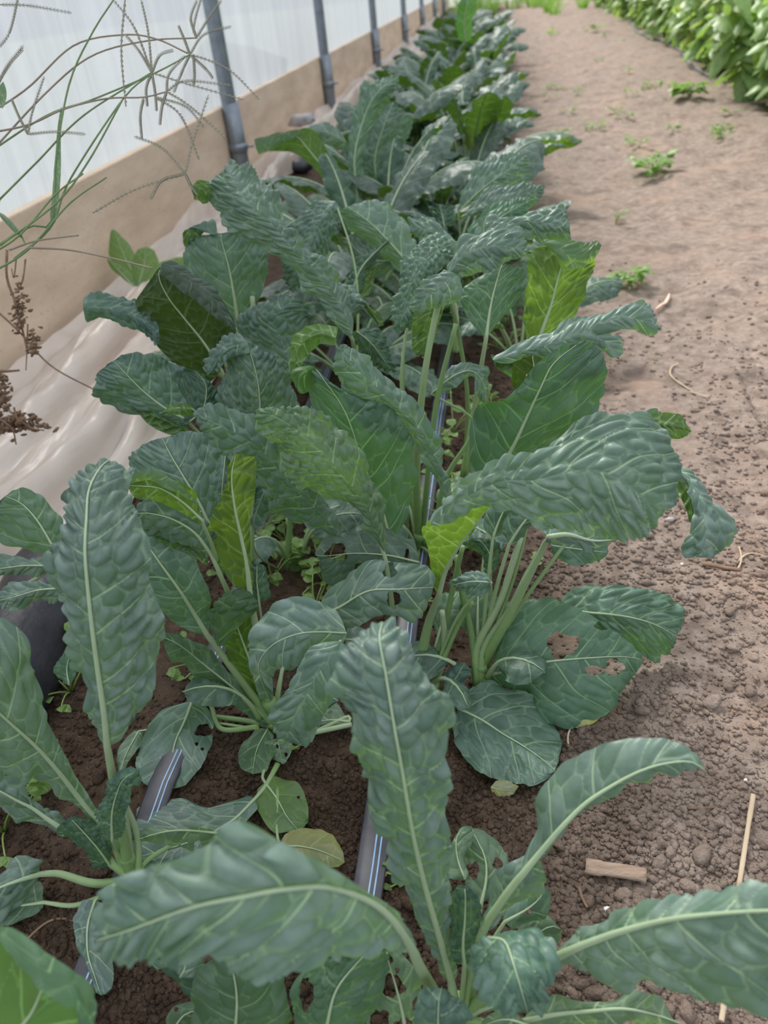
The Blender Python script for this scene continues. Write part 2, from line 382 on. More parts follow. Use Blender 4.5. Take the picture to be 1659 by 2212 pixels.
# a heap of earth outside, dim through the film
def heap(x, y, r, h, lab):
    V, F = ico(3) if False else I2
    V = clod_shape(V, int(y*10)); V = V*np.array([r, r*1.2, h]); V = V+np.array([x, y, h*.3])
    tag(mesh('earth_heap', V, F, M_soil), lab, 'heap')
heap(-1.25, 4.1, .25, .34, 'dark earth heap outside, dim through the film wall past the nearest post')

# crumpled sheet along the foot of the board
def sheet():
    ys_ = np.concatenate([np.arange(.15, 3.2, .012), np.arange(3.2, 13, .04)]); s = np.linspace(0, 1, 70)
    Y, S = np.meshgrid(ys_, s)
    wid = .33+.05*np.sin(Y*2.1)+.05*vnoise(Y*2.5, S*0, 40)
    wid = wid-.10*sstep(1.5, 2.3, Y)-.08*sstep(2.2, 2.9, Y)*(1-sstep(3.3, 4.2, Y))
    X = WXX+.012+S*wid
    Z = .05*np.clip(1-S*5, 0, 1)**1.3*(1+.5*vnoise(Y*2.2, S*0, 44))+.008
    X = X+.012*vnoise(Y*3, S*4, 46)
    for q, (xc, rr, hh, sl_) in enumerate(((-.785, .030, .030, .02), (-.722, .036, .046, -.02), (-.655, .036, .050, .03), (-.592, .030, .042, .035), (-.545, .020, .022, .0))):
        cx = xc+sl_*(Y-.9)*.5+.022*vnoise(Y*1.7, Y*0+q*3, 47+q); k_ = np.clip(1-((X-cx)/rr)**2, 0, 1)**.62
        Z = Z+hh*k_*(.65+.9*(vnoise(Y*1.3, Y*0, 60+q)+.3))*sstep(0, .08, S)*(1-sstep(.93, 1, S))
    Z += .010*vnoise(Y*7+S*9, S*8-Y*3, 42)+.005*vnoise(Y*26+S*14, S*22, 43)
    Z += np.maximum(gh(X, Y, False), -.004)
    n, m_ = X.shape; i, j = np.meshgrid(np.arange(n-1), np.arange(m_-1), indexing='ij')
    F = np.stack([i*m_+j, i*m_+j+1, (i+1)*m_+j+1, (i+1)*m_+j], -1).reshape(-1, 4)
    o = mesh('plastic_sheet', np.stack([X, Y, Z], -1).reshape(-1, 3), F, M_sheet)
    tag(o, 'crumpled beige plastic sheet lying in folds along the foot of the board', 'sheet')
sheet()
def black_roll():
    y = np.linspace(.30, .70, 26); pts = np.stack([-.475-.10*(y-.3)-.01*np.sin(y*9), y, .02+0*y], 1)
    r = .052*np.sqrt(np.clip(1-((y-.5)/.205)**4, 0.02, 1))
    V, F, c, uv = tube_arrays(pts, r, 28)
    V[:, :] += .010*np.stack([vnoise(V[:, 1]*16, V[:, 2]*22, 51), 0*V[:, 0], vnoise(V[:, 0]*20+9, V[:, 1]*18, 52)], 1)
    F3 = np.vstack([F[:, [0, 1, 2]], F[:, [0, 2, 3]], np.array(c)])
    tag(mesh('ground_cover_roll', V, F3, M_blackfilm), 'rounded black ground cover roll beside the plastic sheet', 'roll')
black_roll()
def drip_tape(x0, lab):
    y = np.arange(.1, 7.5, .03); x = x0+.004*np.sin(y*3+x0*20); z = gh(x, y, False)+.012
    t = empty('drip_tape', (x0, .1, 0), lab, 'drip tape', 'drip tapes between the kale')
    V, F, c, uv = tube_arrays(np.stack([x, y, z], 1),   .0115, 12, .17); F3 = np.vstack([F[:, [0, 1, 2]], F[:, [0, 2, 3]], np.array(c)])
    mesh('tube', V, F3, M_tape, t)
    for dx in (.0015, .0055):
        n = len(y); a = np.stack([x+dx-.0006, y, z+.00215], 1); b_2 = np.stack([x+dx+.0006, y, z+.00215], 1)
        V = np.vstack([a, b_2]); i = np.arange(n-1); F = np.stack([i, i+n, i+n+1, i+1], 1); mesh('stripe', V, F, M_stripe, t)
drip_tape(-.093, 'flat black drip tape with two blue stripes down the middle of the kale bed')
drip_tape(-.2858, 'flat black drip tape with two blue stripes in the left kale row')
# ------------------------------------------------------------------ leaves
def blade(M, Lf, Rt, step, bumpy, cs, ruf, camb, up, seed, round_tip=.09, round_base=.04, latt=.030):
    """M, Lf, Rt: 3-D stations of the midrib and of both margins. Returns arrays of a savoyed blade."""
    M, Lf, Rt = (np.asarray(a, float) for a in (M, Lf, Rt))
    L = np.linalg.norm(np.diff(M, axis=0), axis=1).sum()
    nu = int(np.clip(L/step, 8, 220)); K = np.hstack([M, Lf-M, Rt-M]); S = spline(K, nu)
    m, l, r = S[:, :3], S[:, 3:6], S[:, 6:9]
    t = np.linspace(0, 1, nu)
    env = np.sqrt(np.clip(1-(np.clip(t-(1-round_tip), 0, 1)/round_tip)**2, 0.0004, 1))*np.sqrt(np.clip(1-(np.clip(round_base-t, 0, 1)/round_base)**2, .03, 1))
    u = t*L
    sc = lambda sd: 1+.11*vnoise(u/.015, u*0+sd, 61+seed)+.10*vnoise(u/.034, u*0+sd, 62+seed)+.04*vnoise(u/.0062, u*0+sd, 64)
    l = l*(env*sc(1.3))[:, None]; r = r*(env*sc(7.7))[:, None]
    wl, wr = np.linalg.norm(l, axis=1), np.linalg.norm(r, axis=1)
    nv = int(np.clip(max(wl.max(), wr.max())/step, 3, 60))
    T = np.gradient(m, axis=0); T /= np.linalg.norm(T, axis=1)[:, None]+1e-9
    side = r-l; N = np.cross(T, side); N /= np.linalg.norm(N, axis=1)[:, None]+1e-9
    if np.sum(N@up if up.ndim == 1 else np.sum(N*up, axis=1)) < 0: N = -N; flip = True
    else: flip = False
    j = np.linspace(0, 1, nv+1)
    def half(e, wv):
        c = .5*e+N*(camb*wv)[:, None]
        return m[:, None]+2*((1-j)*j)[None, :, None]*c[:, None]+(j**2)[None, :, None]*e[:, None]
    Lh = half(l, wl)[:, ::-1]; Rh = half(r, wr)
    Pg = np.concatenate([Lh, Rh[:, 1:]], 1)                       # nu x (2nv+1) x 3
    V_ = np.concatenate([-(j[::-1])[None]*wl[:, None], j[None, 1:]*wr[:, None]], 1)
    U_ = np.repeat(u[:, None], 2*nv+1, 1); av = np.abs(V_); sg = (V_ > 0).astype(float)
    rel = np.concatenate([j[::-1][None].repeat(nu, 0), j[None, 1:].repeat(nu, 0)], 1)
    a = U_-.75*av-6*av**2
    a = a+.009*vnoise(U_/.028, V_/.028, 70+seed)
    k = a/latt+.5*sg+.13*seed; kf = np.floor(k)
    jit = _h(kf, sg*17, 71+seed)*.5-.25
    vs = np.cos(math.pi*(k-jit))*latt*.75/math.pi*(1+1.1*rel**2); vl = np.abs(vs)
    # Voronoi cells
    R = np.random.default_rng(100+seed); asp = 1.12
    gx = np.arange(a.min()-cs, a.max()+cs*1.5, cs); gy = np.arange(-max(wl.max(), .002)-cs, max(wr.max(), .002)+cs*1.5, cs*asp)
    SX, SY = np.meshgrid(gx, gy); SX = SX+R.uniform(-.42, .42, SX.shape)*cs+(np.arange(len(gy)) % 2)[:, None]*cs*.5; SY = SY+R.uniform(-.36, .36, SY.shape)*cs*asp
    s = np.stack([SX.ravel(), SY.ravel()/asp], 1)
    q = np.stack([a.ravel(), V_.ravel()/asp], 1)
    f1 = np.empty(len(q)); f2 = np.empty(len(q)); ci = np.empty(len(q), int)
    for b0 in range(0, len(q), 4000):
        D = ((q[b0:b0+4000, None]-s[None])**2).sum(-1); p_ = np.argpartition(D, 1, axis=1)[:, :2]
        d2 = np.sqrt(np.take_along_axis(D, p_, 1)); o_ = np.argsort(d2, 1); d2 = np.take_along_axis(d2, o_, 1); p_ = np.take_along_axis(p_, o_, 1)
        f1[b0:b0+4000] = d2[:, 0]; f2[b0:b0+4000] = d2[:, 1]; ci[b0:b0+4000] = p_[:, 0]
    vc = ((f2-f1)*.5).reshape(U_.shape); cr = R.uniform(0, 1, len(s))[ci].reshape(U_.shape)
    de = np.minimum(np.minimum(vc, vl*.9), av*.9)
    bh = np.sin(np.clip(de/(.43*cs), 0, 1)*math.pi/2)**.75
    amp = bumpy*cs*.17*(.65+.6*cr)*(.45+.55*sstep(.05, .5, rel))*sstep(0, .12, t)[:, None]
    disp = amp*(1.9+1.3*t)[:, None]*(bh-.4)
    rw = 1.5*ruf*(rel**2.2)*(np.sin(U_/.0155*2+seed+3*sg+2.2*vnoise(U_/.02, sg*3, 80+seed))*.8+1.6*vnoise(U_/.009, V_/.02+5*sg, 81+seed))*sstep(0, .15, t)[:, None]*(env**.5)[:, None]
    big = .06*np.maximum(wl, wr)[:, None]*rel*vnoise(U_/.035, V_/.03, 83+seed)*2*bumpy**.5
    gu = np.gradient(Pg, axis=0); gv = np.gradient(Pg, axis=1); NN = np.cross(gu, gv); ln = np.linalg.norm(NN, axis=2)[..., None]
    NN = np.where(ln > 1e-9, NN/(ln+1e-12), 0)
    ref = np.repeat(N[:, None], NN.shape[1], 1); sgn = np.sign((NN*ref).sum(-1).sum()+1e-9); NN = NN*sgn
    Pg = Pg+NN*(disp+rw+big)[..., None]
    return Pg, U_, V_, vs, vc, cr, bh, sgn, m, N, rel
def add_blade(name, B, matl, parent, holes=(), seed=0):
    Pg, U_, V_, vl, vc, cr, bh, sgn = B[:8]; n, w_ = U_.shape
    i, j = np.meshgrid(np.arange(n-1), np.arange(w_-1), indexing='ij')
    F = np.stack([i*w_+j, (i+1)*w_+j, (i+1)*w_+j+1, i*w_+j+1], -1).reshape(-1, 4)
    if sgn < 0: F = F[:, ::-1]
    if len(holes):
        c = (Pg-np.array([0, 0, CAMH]))@RW; PX = np.stack([c[..., 0]/c[..., 2]*FPX+CX, c[..., 1]/c[..., 2]*FPX+CY], -1).reshape(-1, 2)
        fc = PX[F].mean(1); kill = np.zeros(len(F), bool); Pf = Pg.reshape(-1, 3)
        gi = np.gradient(Pg, axis=0).reshape(-1, 3); gj = np.gradient(Pg, axis=1).reshape(-1, 3)
        pi_ = np.gradient(PX.reshape(n, w_, 2), axis=0).reshape(-1, 2); pj = np.gradient(PX.reshape(n, w_, 2), axis=1).reshape(-1, 2)
        for (hx, hy, rx, ry) in holes:
            def rad(p):
                e = (p-np.array([hx, hy]))/np.array([rx, ry]); th = np.arctan2(e[:, 1], e[:, 0])
                return np.hypot(e[:, 0], e[:, 1]), 1+.13*np.sin(3*th+hx)+.09*np.sin(5*th+hy)+.05*np.sin(9*th)
            ra, rb = rad(fc); k_ = ra < rb; kill |= k_
            vin = np.zeros(len(Pf), bool); vin[F[k_].ravel()] = True; vk = np.zeros(len(Pf), bool); vk[F[~k_].ravel()] = True
            bd = np.where(vin & vk)[0]
            if len(bd) == 0: continue
            va, vb = rad(PX[bd]); tgt = np.array([hx, hy])+(PX[bd]-np.array([hx, hy]))*(vb/np.maximum(va, .05))[:, None]
            dp = tgt-PX[bd]; det = pi_[bd, 0]*pj[bd, 1]-pi_[bd, 1]*pj[bd, 0]; det = np.where(np.abs(det) < 1e-3, 1e9, det)
            di = (dp[:, 0]*pj[bd, 1]-dp[:, 1]*pj[bd, 0])/det; dj = (pi_[bd, 0]*dp[:, 1]-pi_[bd, 1]*dp[:, 0])/det
            di = np.clip(di, -1.5, 1.5); dj = np.clip(dj, -1.5, 1.5)
            Pf = Pf.copy(); Pf[bd] += di[:, None]*gi[bd]+dj[:, None]*gj[bd]
            Pg = Pf.reshape(Pg.shape)
        F = F[~kill]
    uv = np.stack([U_.ravel()+seed*.37, V_.ravel()+seed*.11], 1)
    return mesh(name, Pg.reshape(-1, 3), F, matl, parent, uv=uv, attrs={'vl': vl.ravel(), 'vc': vc.ravel(), 'cr': cr.ravel(), 'bh': bh.ravel()})
def join_to(o, parts):                       # merge extra strips of the same blade into one mesh
    import bmesh
    bm = bmesh.new(); bm.from_mesh(o.data)
    for p in parts: bm.from_mesh(p.data)
    mats = list(o.data.materials)
    bm.to_mesh(o.data); bm.free()
    for p in parts: bpy.data.objects.remove(p)
plants = {}
_ls = [0]
CAMP = np.array([0, 0, CAMH])
def S_(txt):
    return [tuple(float(v) for v in s.replace(',', ' ').split()) for s in txt.split(';') if s.strip()]
def px_strip(st, fl, fr):
    """stations m(x,y,depth) l(x,y) r(x,y) -> 3-D; fl/fr tilt the margins away (+) or towards (-) the eye"""
    M, Lf, Rt = [], [], []
    if len(st[-1]) == 3: x, y, d = st[-1]; st[-1] = (x, y, d, x-4, y-2, x+4, y+2)
    for s in st:
        d = s[2]; M.append(P(s[0], s[1], d))
        for (x, y, f, A) in ((s[3], s[4], fl, Lf), (s[5], s[6], fr, Rt)):
            h = math.hypot(x-s[0], y-s[1])*d/FPX; A.append(P(x, y, d+f*h))
    return M, Lf, Rt
MATS = {}
def K(plant, st, pet='', b=1.0, cs=.0098, fl=.45, fr=.45, ruf=.0022, camb=.10, under=0, mt=None, rib=.0019, col=None, holes=(), flap=None, step=.0014, rt=.09, rb=.04, name='leaf', ribm=None, nr=0):
    _ls[0] += 1; seed = _ls[0]; par = plants[plant]
    mt = mt or M_kale
    st = S_(st)
    if len(st[-1]) == 3: x, y, d = st[-1]; st[-1] = (x, y, d, x-6, y-2, x+6, y+2)
    M, Lf, Rt = px_strip(st, fl, fr)
    up = CAMP-np.mean(M, 0); up = up/np.linalg.norm(up)*(-1 if under else 1)
    if under: fl, fr = fl, fr
    B = blade(M, Lf, Rt, step, b, cs, ruf, camb, up, seed, rt, rb)
    o = add_blade(name, B, mt, par, holes, seed)
    if flap:
        ex = []
        for (s2, un) in (flap if isinstance(flap, list) else [flap]):
            s2 = S_(s2)
            if len(s2[-1]) == 3: x, y, d = s2[-1]; s2[-1] = (x, y, d, x-5, y-2, x+5, y+2)
            M2, L2, R2 = px_strip(s2, .3, .3); up2 = CAMP-np.mean(M2, 0); up2 = up2/np.linalg.norm(up2)*(-1 if un else 1)
            ex.append(add_blade(name, blade(M2, L2, R2, step, b, cs, ruf*.6, camb, up2, seed+300, .1, .03), mt, par, (), seed))
        join_to(o, ex)
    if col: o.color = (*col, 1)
    # midrib and petiole, one tapering stalk
    m, N = B[8], B[9]
    pk = [P(*p) for p in S_(pet)]
    sgn = -1 if under else 1
    rp_ = spline(pk+[m[0]+N[0]*.0003], max(6, 8*len(pk))) if pk else np.zeros((0, 3))
    mm = m[::3]+N[::3]*(-.0055 if nr else (.0006-(.0011 if under else 0))); pts = np.vstack([rp_[:-1], mm]) if len(rp_) else mm
    n1 = max(len(rp_)-1, 0); n2 = len(mm)
    ra = np.concatenate([np.linspace(rib*1.7, min(rib, .0026), n1), min(rib, .0026)*.95*(1-np.linspace(0, 1, n2)**.8*.86)])
    uvx = np.concatenate([np.linspace(0, .45, n1), np.linspace(.5, 1, n2)])
    V, F, c, uv = tube_arrays(pts, ra, 8, .75, N.mean(0)); uv[:len(pts)*8, 0] = np.repeat(uvx, 8)
    F3 = np.vstack([F[:, [0, 1, 2]], F[:, [0, 2, 3]], np.array(c)])
    rb_ = mesh('midrib', V-np.array(par.location), F3, ribm or M_rib, o, uv=uv)
    return o, B
def plant(key, px, py, label, group='kale plants in the bed', z=0.0, stem=None):
    p = G(px, py, z); e = empty('kale_plant', (p[0], p[1], float(gh(p[0], p[1], False))), label, 'kale', group); plants[key] = e
    h, r = stem or (.03, .007)
    z_ = np.linspace(-.01, h, 8); pts = np.stack([p[0]+.003*np.sin(z_*60), p[1]+.003*np.cos(z_*50), e.location.z+z_], 1)
    tube('stem', pts, r*(1.15-.35*np.linspace(0, 1, 8)), M_stem, e, 10)
    return e
def curve3(plantkey, pts, r0, r1, matl, name='petiole', n=20):
    tube(name, spline([P(*p) for p in S_(pts)], n), np.linspace(r0, r1, n), matl, plants[plantkey], 8)
# ------------------------------------------------------------------ the kale plants one can point to
plant('K1', 985, 2200, 'nearest kale on the right, its tall blade pointing up the middle of the frame', stem=(.028, .008))
K('K1', '975,2120,.475,958,2120,992,2118; 945,2010,.455,915,2010,975,2000; 915,1900,.43,850,1880,972,1890; 890,1790,.405,812,1770,970,1780; 868,1660,.385,775,1650,965,1650; 850,1560,.375,750,1540,980,1560; 832,1450,.375,722,1490,940,1480; 820,1380,.38,745,1410,895,1390; 828,1340,.395,770,1350,870,1345',
  '988,2195,.49;980,2160,.48', b=1.05, cs=.0105, fl=.25, fr=.35, rib=.0026, ruf=.0025)
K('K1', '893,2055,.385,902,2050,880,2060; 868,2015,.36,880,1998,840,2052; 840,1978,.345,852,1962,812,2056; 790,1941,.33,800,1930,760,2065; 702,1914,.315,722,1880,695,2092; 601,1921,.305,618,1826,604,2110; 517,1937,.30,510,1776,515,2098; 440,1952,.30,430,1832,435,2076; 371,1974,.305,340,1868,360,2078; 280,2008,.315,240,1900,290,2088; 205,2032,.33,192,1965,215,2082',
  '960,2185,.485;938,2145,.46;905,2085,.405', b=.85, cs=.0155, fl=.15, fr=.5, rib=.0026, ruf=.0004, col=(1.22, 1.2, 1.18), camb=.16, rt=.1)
K('K1', '1130,1885,.43,1122,1878,1138,1890; 1165,1845,.425,1153,1790,1173,1850; 1215,1785,.415,1160,1715,1222,1795; 1265,1735,.41,1205,1660,1275,1745; 1320,1698,.405,1275,1618,1340,1702; 1375,1668,.40,1350,1595,1402,1692; 1430,1650,.395,1425,1592,1440,1672; 1490,1645,.39,1482,1610,1496,1651; 1525,1668,.39,1518,1640,1527,1672',
  '1000,2170,.485;1035,2030,.455;1085,1945,.44', b=.35, cs=.012, fl=.5, fr=1.2, rib=.0021, ruf=.0012, camb=.12)
K('K1', '1040,2010,.45,1035,2000,1048,2014; 1078,1950,.447,1062,1920,1110,1962; 1112,1905,.44,1075,1880,1172,1932; 1140,1870,.436,1125,1850,1174,1890; 1160,1848,.43', b=.4, rib=.0010, ruf=.002)
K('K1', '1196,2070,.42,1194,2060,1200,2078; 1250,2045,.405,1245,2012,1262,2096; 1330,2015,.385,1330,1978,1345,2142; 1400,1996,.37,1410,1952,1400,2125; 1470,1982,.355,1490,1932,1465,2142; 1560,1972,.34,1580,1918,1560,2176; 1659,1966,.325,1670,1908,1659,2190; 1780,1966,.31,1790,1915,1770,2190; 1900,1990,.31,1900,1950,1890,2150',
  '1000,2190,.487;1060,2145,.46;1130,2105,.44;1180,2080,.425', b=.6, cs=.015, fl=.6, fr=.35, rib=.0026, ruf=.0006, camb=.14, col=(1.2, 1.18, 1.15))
K('K1', '1055,2028,.415,1100,2010,1020,2040; 1090,2035,.40,1165,2020,1012,2070; 1108,2080,.385,1206,2075,1020,2112; 1125,2135,.38,1190,2150,1058,2155; 1140,2186,.385,1170,2186,1110,2186',
  '1005,2190,.48;1015,2120,.46;1030,2050,.435', b=1.4, cs=.0085, fl=.5, fr=.5, mt=M_kale, col=(.85, 1.0, .9), camb=.2, ruf=.002, rt=.2, rib=.0011)
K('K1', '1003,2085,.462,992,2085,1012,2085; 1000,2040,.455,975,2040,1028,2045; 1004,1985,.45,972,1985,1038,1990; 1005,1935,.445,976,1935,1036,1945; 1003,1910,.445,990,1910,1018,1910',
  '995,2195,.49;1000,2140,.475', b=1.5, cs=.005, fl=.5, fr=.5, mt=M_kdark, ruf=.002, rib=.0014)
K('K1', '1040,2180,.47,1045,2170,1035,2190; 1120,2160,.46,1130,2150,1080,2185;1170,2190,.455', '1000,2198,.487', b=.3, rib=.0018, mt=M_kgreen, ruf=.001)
K('K1', '948,2240,.42,930,2240,970,2240; 946,2200,.41,892,2215,1006,2205; 948,2160,.405,898,2168,1002,2160; 955,2132,.41,920,2135,985,2135', '', b=.8, cs=.008, mt=M_kale, col=(.75, .85, .85), camb=.25, rt=.25, rib=.001)
K('K1', '1130,2205,.45,1130,2195,1135,2225; 1200,2190,.44,1195,2150,1210,2240; 1280,2182,.43,1275,2165,1285,2225; 1350,2178,.425,1370,2140,1350,2215; 1420,2192,.43,1400,2165,1400,2225; 1480,2215,.435', '1000,2200,.487;1070,2215,.47', b=.3, mt=M_kgreen, ruf=.003, rib=.002)
K('K1', '1140,2215,.44,1120,2190,1160,2230;1090,2200,.435,1085,2180,1090,2230;1040,2215,.44', '', b=.7, mt=M_kgreen, ruf=.003, rib=.001)
# eaten lower leaves behind the stalk
K('K1', '1040,1950,.50,1032,1950,1050,1945; 1050,1900,.505,1010,1900,1090,1900; 1048,1855,.51,1000,1860,1100,1850; 1030,1815,.515,990,1815,1075,1830; 1015,1790,.52', '1000,2185,.492;1025,2050,.495', b=.35, mt=M_kgreen, col=(.8, .85, .8), holes=[(1022, 1880, 14, 18), (1075, 1865, 11, 12)], rib=.0013, ruf=.003)
K('K1', '1005,1900,.50,1000,1905,1012,1895; 990,1860,.505,972,1875,1008,1850; 985,1815,.51,972,1820,1015,1805; 1000,1785,.515', '', b=.4, mt=M_kgreen, rib=.0009, ruf=.003)
K('K1', '1090,1990,.475,1080,1970,1100,2010; 1135,1965,.475,1110,1925,1165,1990; 1165,1940,.475,1150,1905,1178,1960;1178,1915,.475', '1010,2180,.488;1050,2060,.48', b=.3, mt=M_kale, col=(.8, .9, .8), holes=[(1140, 1968, 10, 7)], rib=.0012)
K('K1', '1110,2040,.478,1105,2025,1115,2050; 1150,2020,.478,1140,1978,1165,2045; 1190,2000,.48,1180,1968,1205,2030; 1215,2010,.482', '', b=.25, mt=M_kgreen, col=(.7, .75, .7), rib=.0010)

plant('K0', 640, 2330, 'kale plant at the bottom edge, only its broad dark green leaves in view', stem=(.03, .008))
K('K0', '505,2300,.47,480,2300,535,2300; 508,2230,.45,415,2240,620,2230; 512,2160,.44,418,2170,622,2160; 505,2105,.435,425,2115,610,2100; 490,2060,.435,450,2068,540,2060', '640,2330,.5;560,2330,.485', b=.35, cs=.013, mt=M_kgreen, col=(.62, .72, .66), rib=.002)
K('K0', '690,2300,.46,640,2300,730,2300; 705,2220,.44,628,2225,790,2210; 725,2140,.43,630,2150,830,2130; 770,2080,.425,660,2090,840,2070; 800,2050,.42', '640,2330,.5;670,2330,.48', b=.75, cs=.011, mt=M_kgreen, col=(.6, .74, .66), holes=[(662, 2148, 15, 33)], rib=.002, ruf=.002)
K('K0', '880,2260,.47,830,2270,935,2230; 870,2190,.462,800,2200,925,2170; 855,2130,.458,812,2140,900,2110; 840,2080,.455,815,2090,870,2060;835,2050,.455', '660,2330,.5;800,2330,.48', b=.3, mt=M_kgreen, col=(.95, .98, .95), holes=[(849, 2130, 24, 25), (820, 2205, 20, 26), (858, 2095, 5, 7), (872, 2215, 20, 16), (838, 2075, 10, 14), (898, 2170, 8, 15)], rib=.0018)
K('K0', '450,2160,.46,430,2160,470,2160; 420,2110,.455,375,2120,450,2090; 380,2070,.455,335,2085,420,2050;350,2050,.455', '', b=.5, mt=M_kdark, rib=.001)
K('K0', '370,2230,.48,360,2215,400,2260; 400,2190,.475,370,2175,430,2230; 440,2180,.475,400,2160,470,2210;470,2180,.475', '', b=.2, mt=M_kgreen, col=(.7, .75, .7), holes=[(380, 2180, 5, 5)], rib=.001)
K('K0', '390,2110,.44,365,2070,410,2120; 400,2090,.44,340,2080,440,2090;410,2045,.44', '', b=.6, mt=M_kale, rib=.0008)
plant('K00', -230, 2420, 'kale plant off the lower left corner, one wavy leaf reaching in', stem=(.03, .008))
K('K00', '-120,2380,.36,-200,2300,-20,2420; -10,2270,.345,-130,2120,140,2360; 60,2200,.335,-60,2040,235,2290; 90,2140,.33,0,2010,200,2160; 100,2100,.335,50,2040,150,2090', '-230,2420,.45;-180,2420,.40', b=.3, cs=.016, mt=M_kgreen, col=(.8, .95, .8), under=1, ruf=.003, rib=.002, fl=.2, fr=.2,
  flap=('0,2030,.325,-5,2000,10,2050; 60,2070,.325,45,2015,50,2100; 115,2110,.325,100,2055,100,2135; 165,2150,.325,160,2100,150,2180; 205,2220,.33,205,2150,175,2240', 0))

plant('K2', 285, 1890, 'left front kale with a huge drooping blue-green blade over its crown', stem=(.03, .008))
K('K2', '232,1612,.505,222,1612,246,1612; 225,1540,.49,192,1540,297,1550; 212,1450,.475,168,1440,337,1462; 200,1360,.46,146,1345,355,1370; 190,1270,.45,118,1265,335,1280; 184,1190,.445,92,1198,320,1205; 187,1120,.45,138,1130,300,1125; 192,1060,.46,150,1060,283,1066; 215,1014,.475,172,1026,285,1030; 240,992,.49,205,1000,270,1000',
  '280,1885,.595;262,1790,.56;245,1690,.53', b=1.15, cs=.0115, fl=.3, fr=.35, rib=.0026, ruf=.003, rt=.06)
K('K2', '222,1783,.575,230,1776,214,1792; 170,1722,.56,190,1716,158,1738; 125,1665,.54,146,1640,100,1697; 75,1610,.52,110,1570,40,1680; 20,1560,.5,90,1490,-20,1672; -40,1505,.48,60,1410,-90,1640; -100,1450,.47,15,1335,-170,1580; -150,1400,.47,-60,1330,-200,1500',
  '280,1885,.597;250,1830,.585', b=.4, cs=.013, fl=.2, fr=.25, rib=.003, ruf=.002)
K('K2', '150,1800,.575,156,1790,144,1810; 105,1770,.57,114,1752,84,1790; 70,1745,.565,98,1738,50,1758; 40,1730,.56,55,1712,15,1752; 0,1708,.555,22,1688,-15,1738; -50,1680,.55', '275,1890,.6;210,1840,.585', b=.7, fl=1.0, fr=.8, rib=.0025, ruf=.003)
K('K2', '85,1888,.575,86,1868,82,1906; 45,1900,.565,70,1858,40,1960; 5,1915,.56,20,1858,0,1985; -50,1940,.56', '275,1905,.6;200,1908,.59;130,1888,.58', b=.7, fl=.6, fr=.8, rib=.0024, ruf=.003)
K('K2', '95,1950,.58,92,1942,96,1958; 60,1955,.58,82,1905,60,1985; 15,1960,.58,20,1925,25,2000; -40,1965,.58,-40,1930,-20,2000', '250,1925,.6;165,1955,.59', b=.2, mt=M_kgreen, col=(.8, .85, .85), rib=.0016)
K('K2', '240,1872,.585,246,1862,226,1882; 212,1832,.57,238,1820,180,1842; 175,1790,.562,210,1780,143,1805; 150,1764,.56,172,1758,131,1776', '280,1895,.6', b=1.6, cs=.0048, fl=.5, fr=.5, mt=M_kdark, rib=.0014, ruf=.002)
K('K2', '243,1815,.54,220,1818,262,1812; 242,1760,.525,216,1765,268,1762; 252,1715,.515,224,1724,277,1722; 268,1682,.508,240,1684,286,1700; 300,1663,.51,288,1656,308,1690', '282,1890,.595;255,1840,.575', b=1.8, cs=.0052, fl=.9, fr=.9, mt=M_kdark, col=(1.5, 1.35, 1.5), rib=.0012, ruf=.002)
K('K2', '205,1945,.56,180,1938,240,1955; 190,2000,.56,166,1990,240,2010; 190,2060,.57,168,2050,244,2060; 205,2110,.575,185,2095,246,2125; 218,2150,.58', '270,1905,.6;235,1915,.575', b=.4, col=(1.0, 1.0, 1.05), rib=.0012)
K('K2', '480,1800,.59,480,1796,480,1806; 415,1793,.585,415,1788,425,1842; 360,1795,.58,350,1783,372,1818; 300,1812,.58,300,1797,305,1822; 250,1836,.585,248,1820,260,1842', '290,1895,.6;330,1850,.59;430,1798,.59', b=.2, mt=M_kgreen, rib=.0013, holes=[(397, 1820, 8, 7), (428, 1830, 10, 14)], fr=.9)
curve3('K2', '285,1885,.6;275,1790,.575;268,1700,.555', .0035, .002, M_rib)
curve3('K2', '300,1885,.6;295,1800,.58;262,1720,.56', .003, .002, M_rib)

plant('K3', 592, 1575, 'left kale behind the drooping blade, spotted round leaf low at its side', stem=(.04, .008))
K('K3', '448,1372,.64,440,1374,453,1366; 420,1325,.63,372,1345,455,1310; 385,1270,.61,330,1300,448,1265; 345,1215,.6,305,1250,425,1200; 318,1175,.6,290,1210,395,1155; 300,1140,.6,290,1170,350,1145', '590,1565,.695;525,1475,.67', b=.35, fl=.2, fr=.2, mt=M_kale, col=(.8, .9, .85), rib=.0028, ruf=.0015)
K('K3', '585,1562,.69,590,1550,578,1574; 520,1500,.67,533,1482,500,1522; 440,1435,.65,457,1410,418,1458; 385,1392,.62,388,1368,362,1408; 345,1375,.61', '', b=.1, fl=1.2, fr=.6, mt=M_kale, col=(.75, .85, .7), rib=.0016)
K('K3', '541,1290,.615,537,1290,545,1288; 533,1215,.6,478,1228,544,1220; 521,1160,.59,445,1155,540,1150; 507,1095,.575,466,1105,545,1085; 500,1030,.565,486,1045,552,1020; 510,975,.56,495,985,548,985', '590,1565,.695;565,1420,.65;548,1330,.625', b=.8, under=1, mt=M_kbright, col=(.95, .9, .9), rib=.0026, fl=.2, fr=.2, ruf=.003)
K('K3', '578,1530,.69,560,1520,590,1500; 545,1440,.655,498,1430,570,1400; 515,1360,.635,468,1370,550,1330; 497,1305,.625,455,1310,545,1290', '590,1570,.70', b=.8, under=1, mt=M_kbright, col=(.75, .8, .8), rib=.0022, fl=.2, fr=.2,
  flap=('470,1395,.615,452,1350,480,1400; 480,1340,.61,445,1325,520,1345; 505,1305,.605,462,1308,558,1318; 530,1268,.61,505,1272,545,1275', 0))
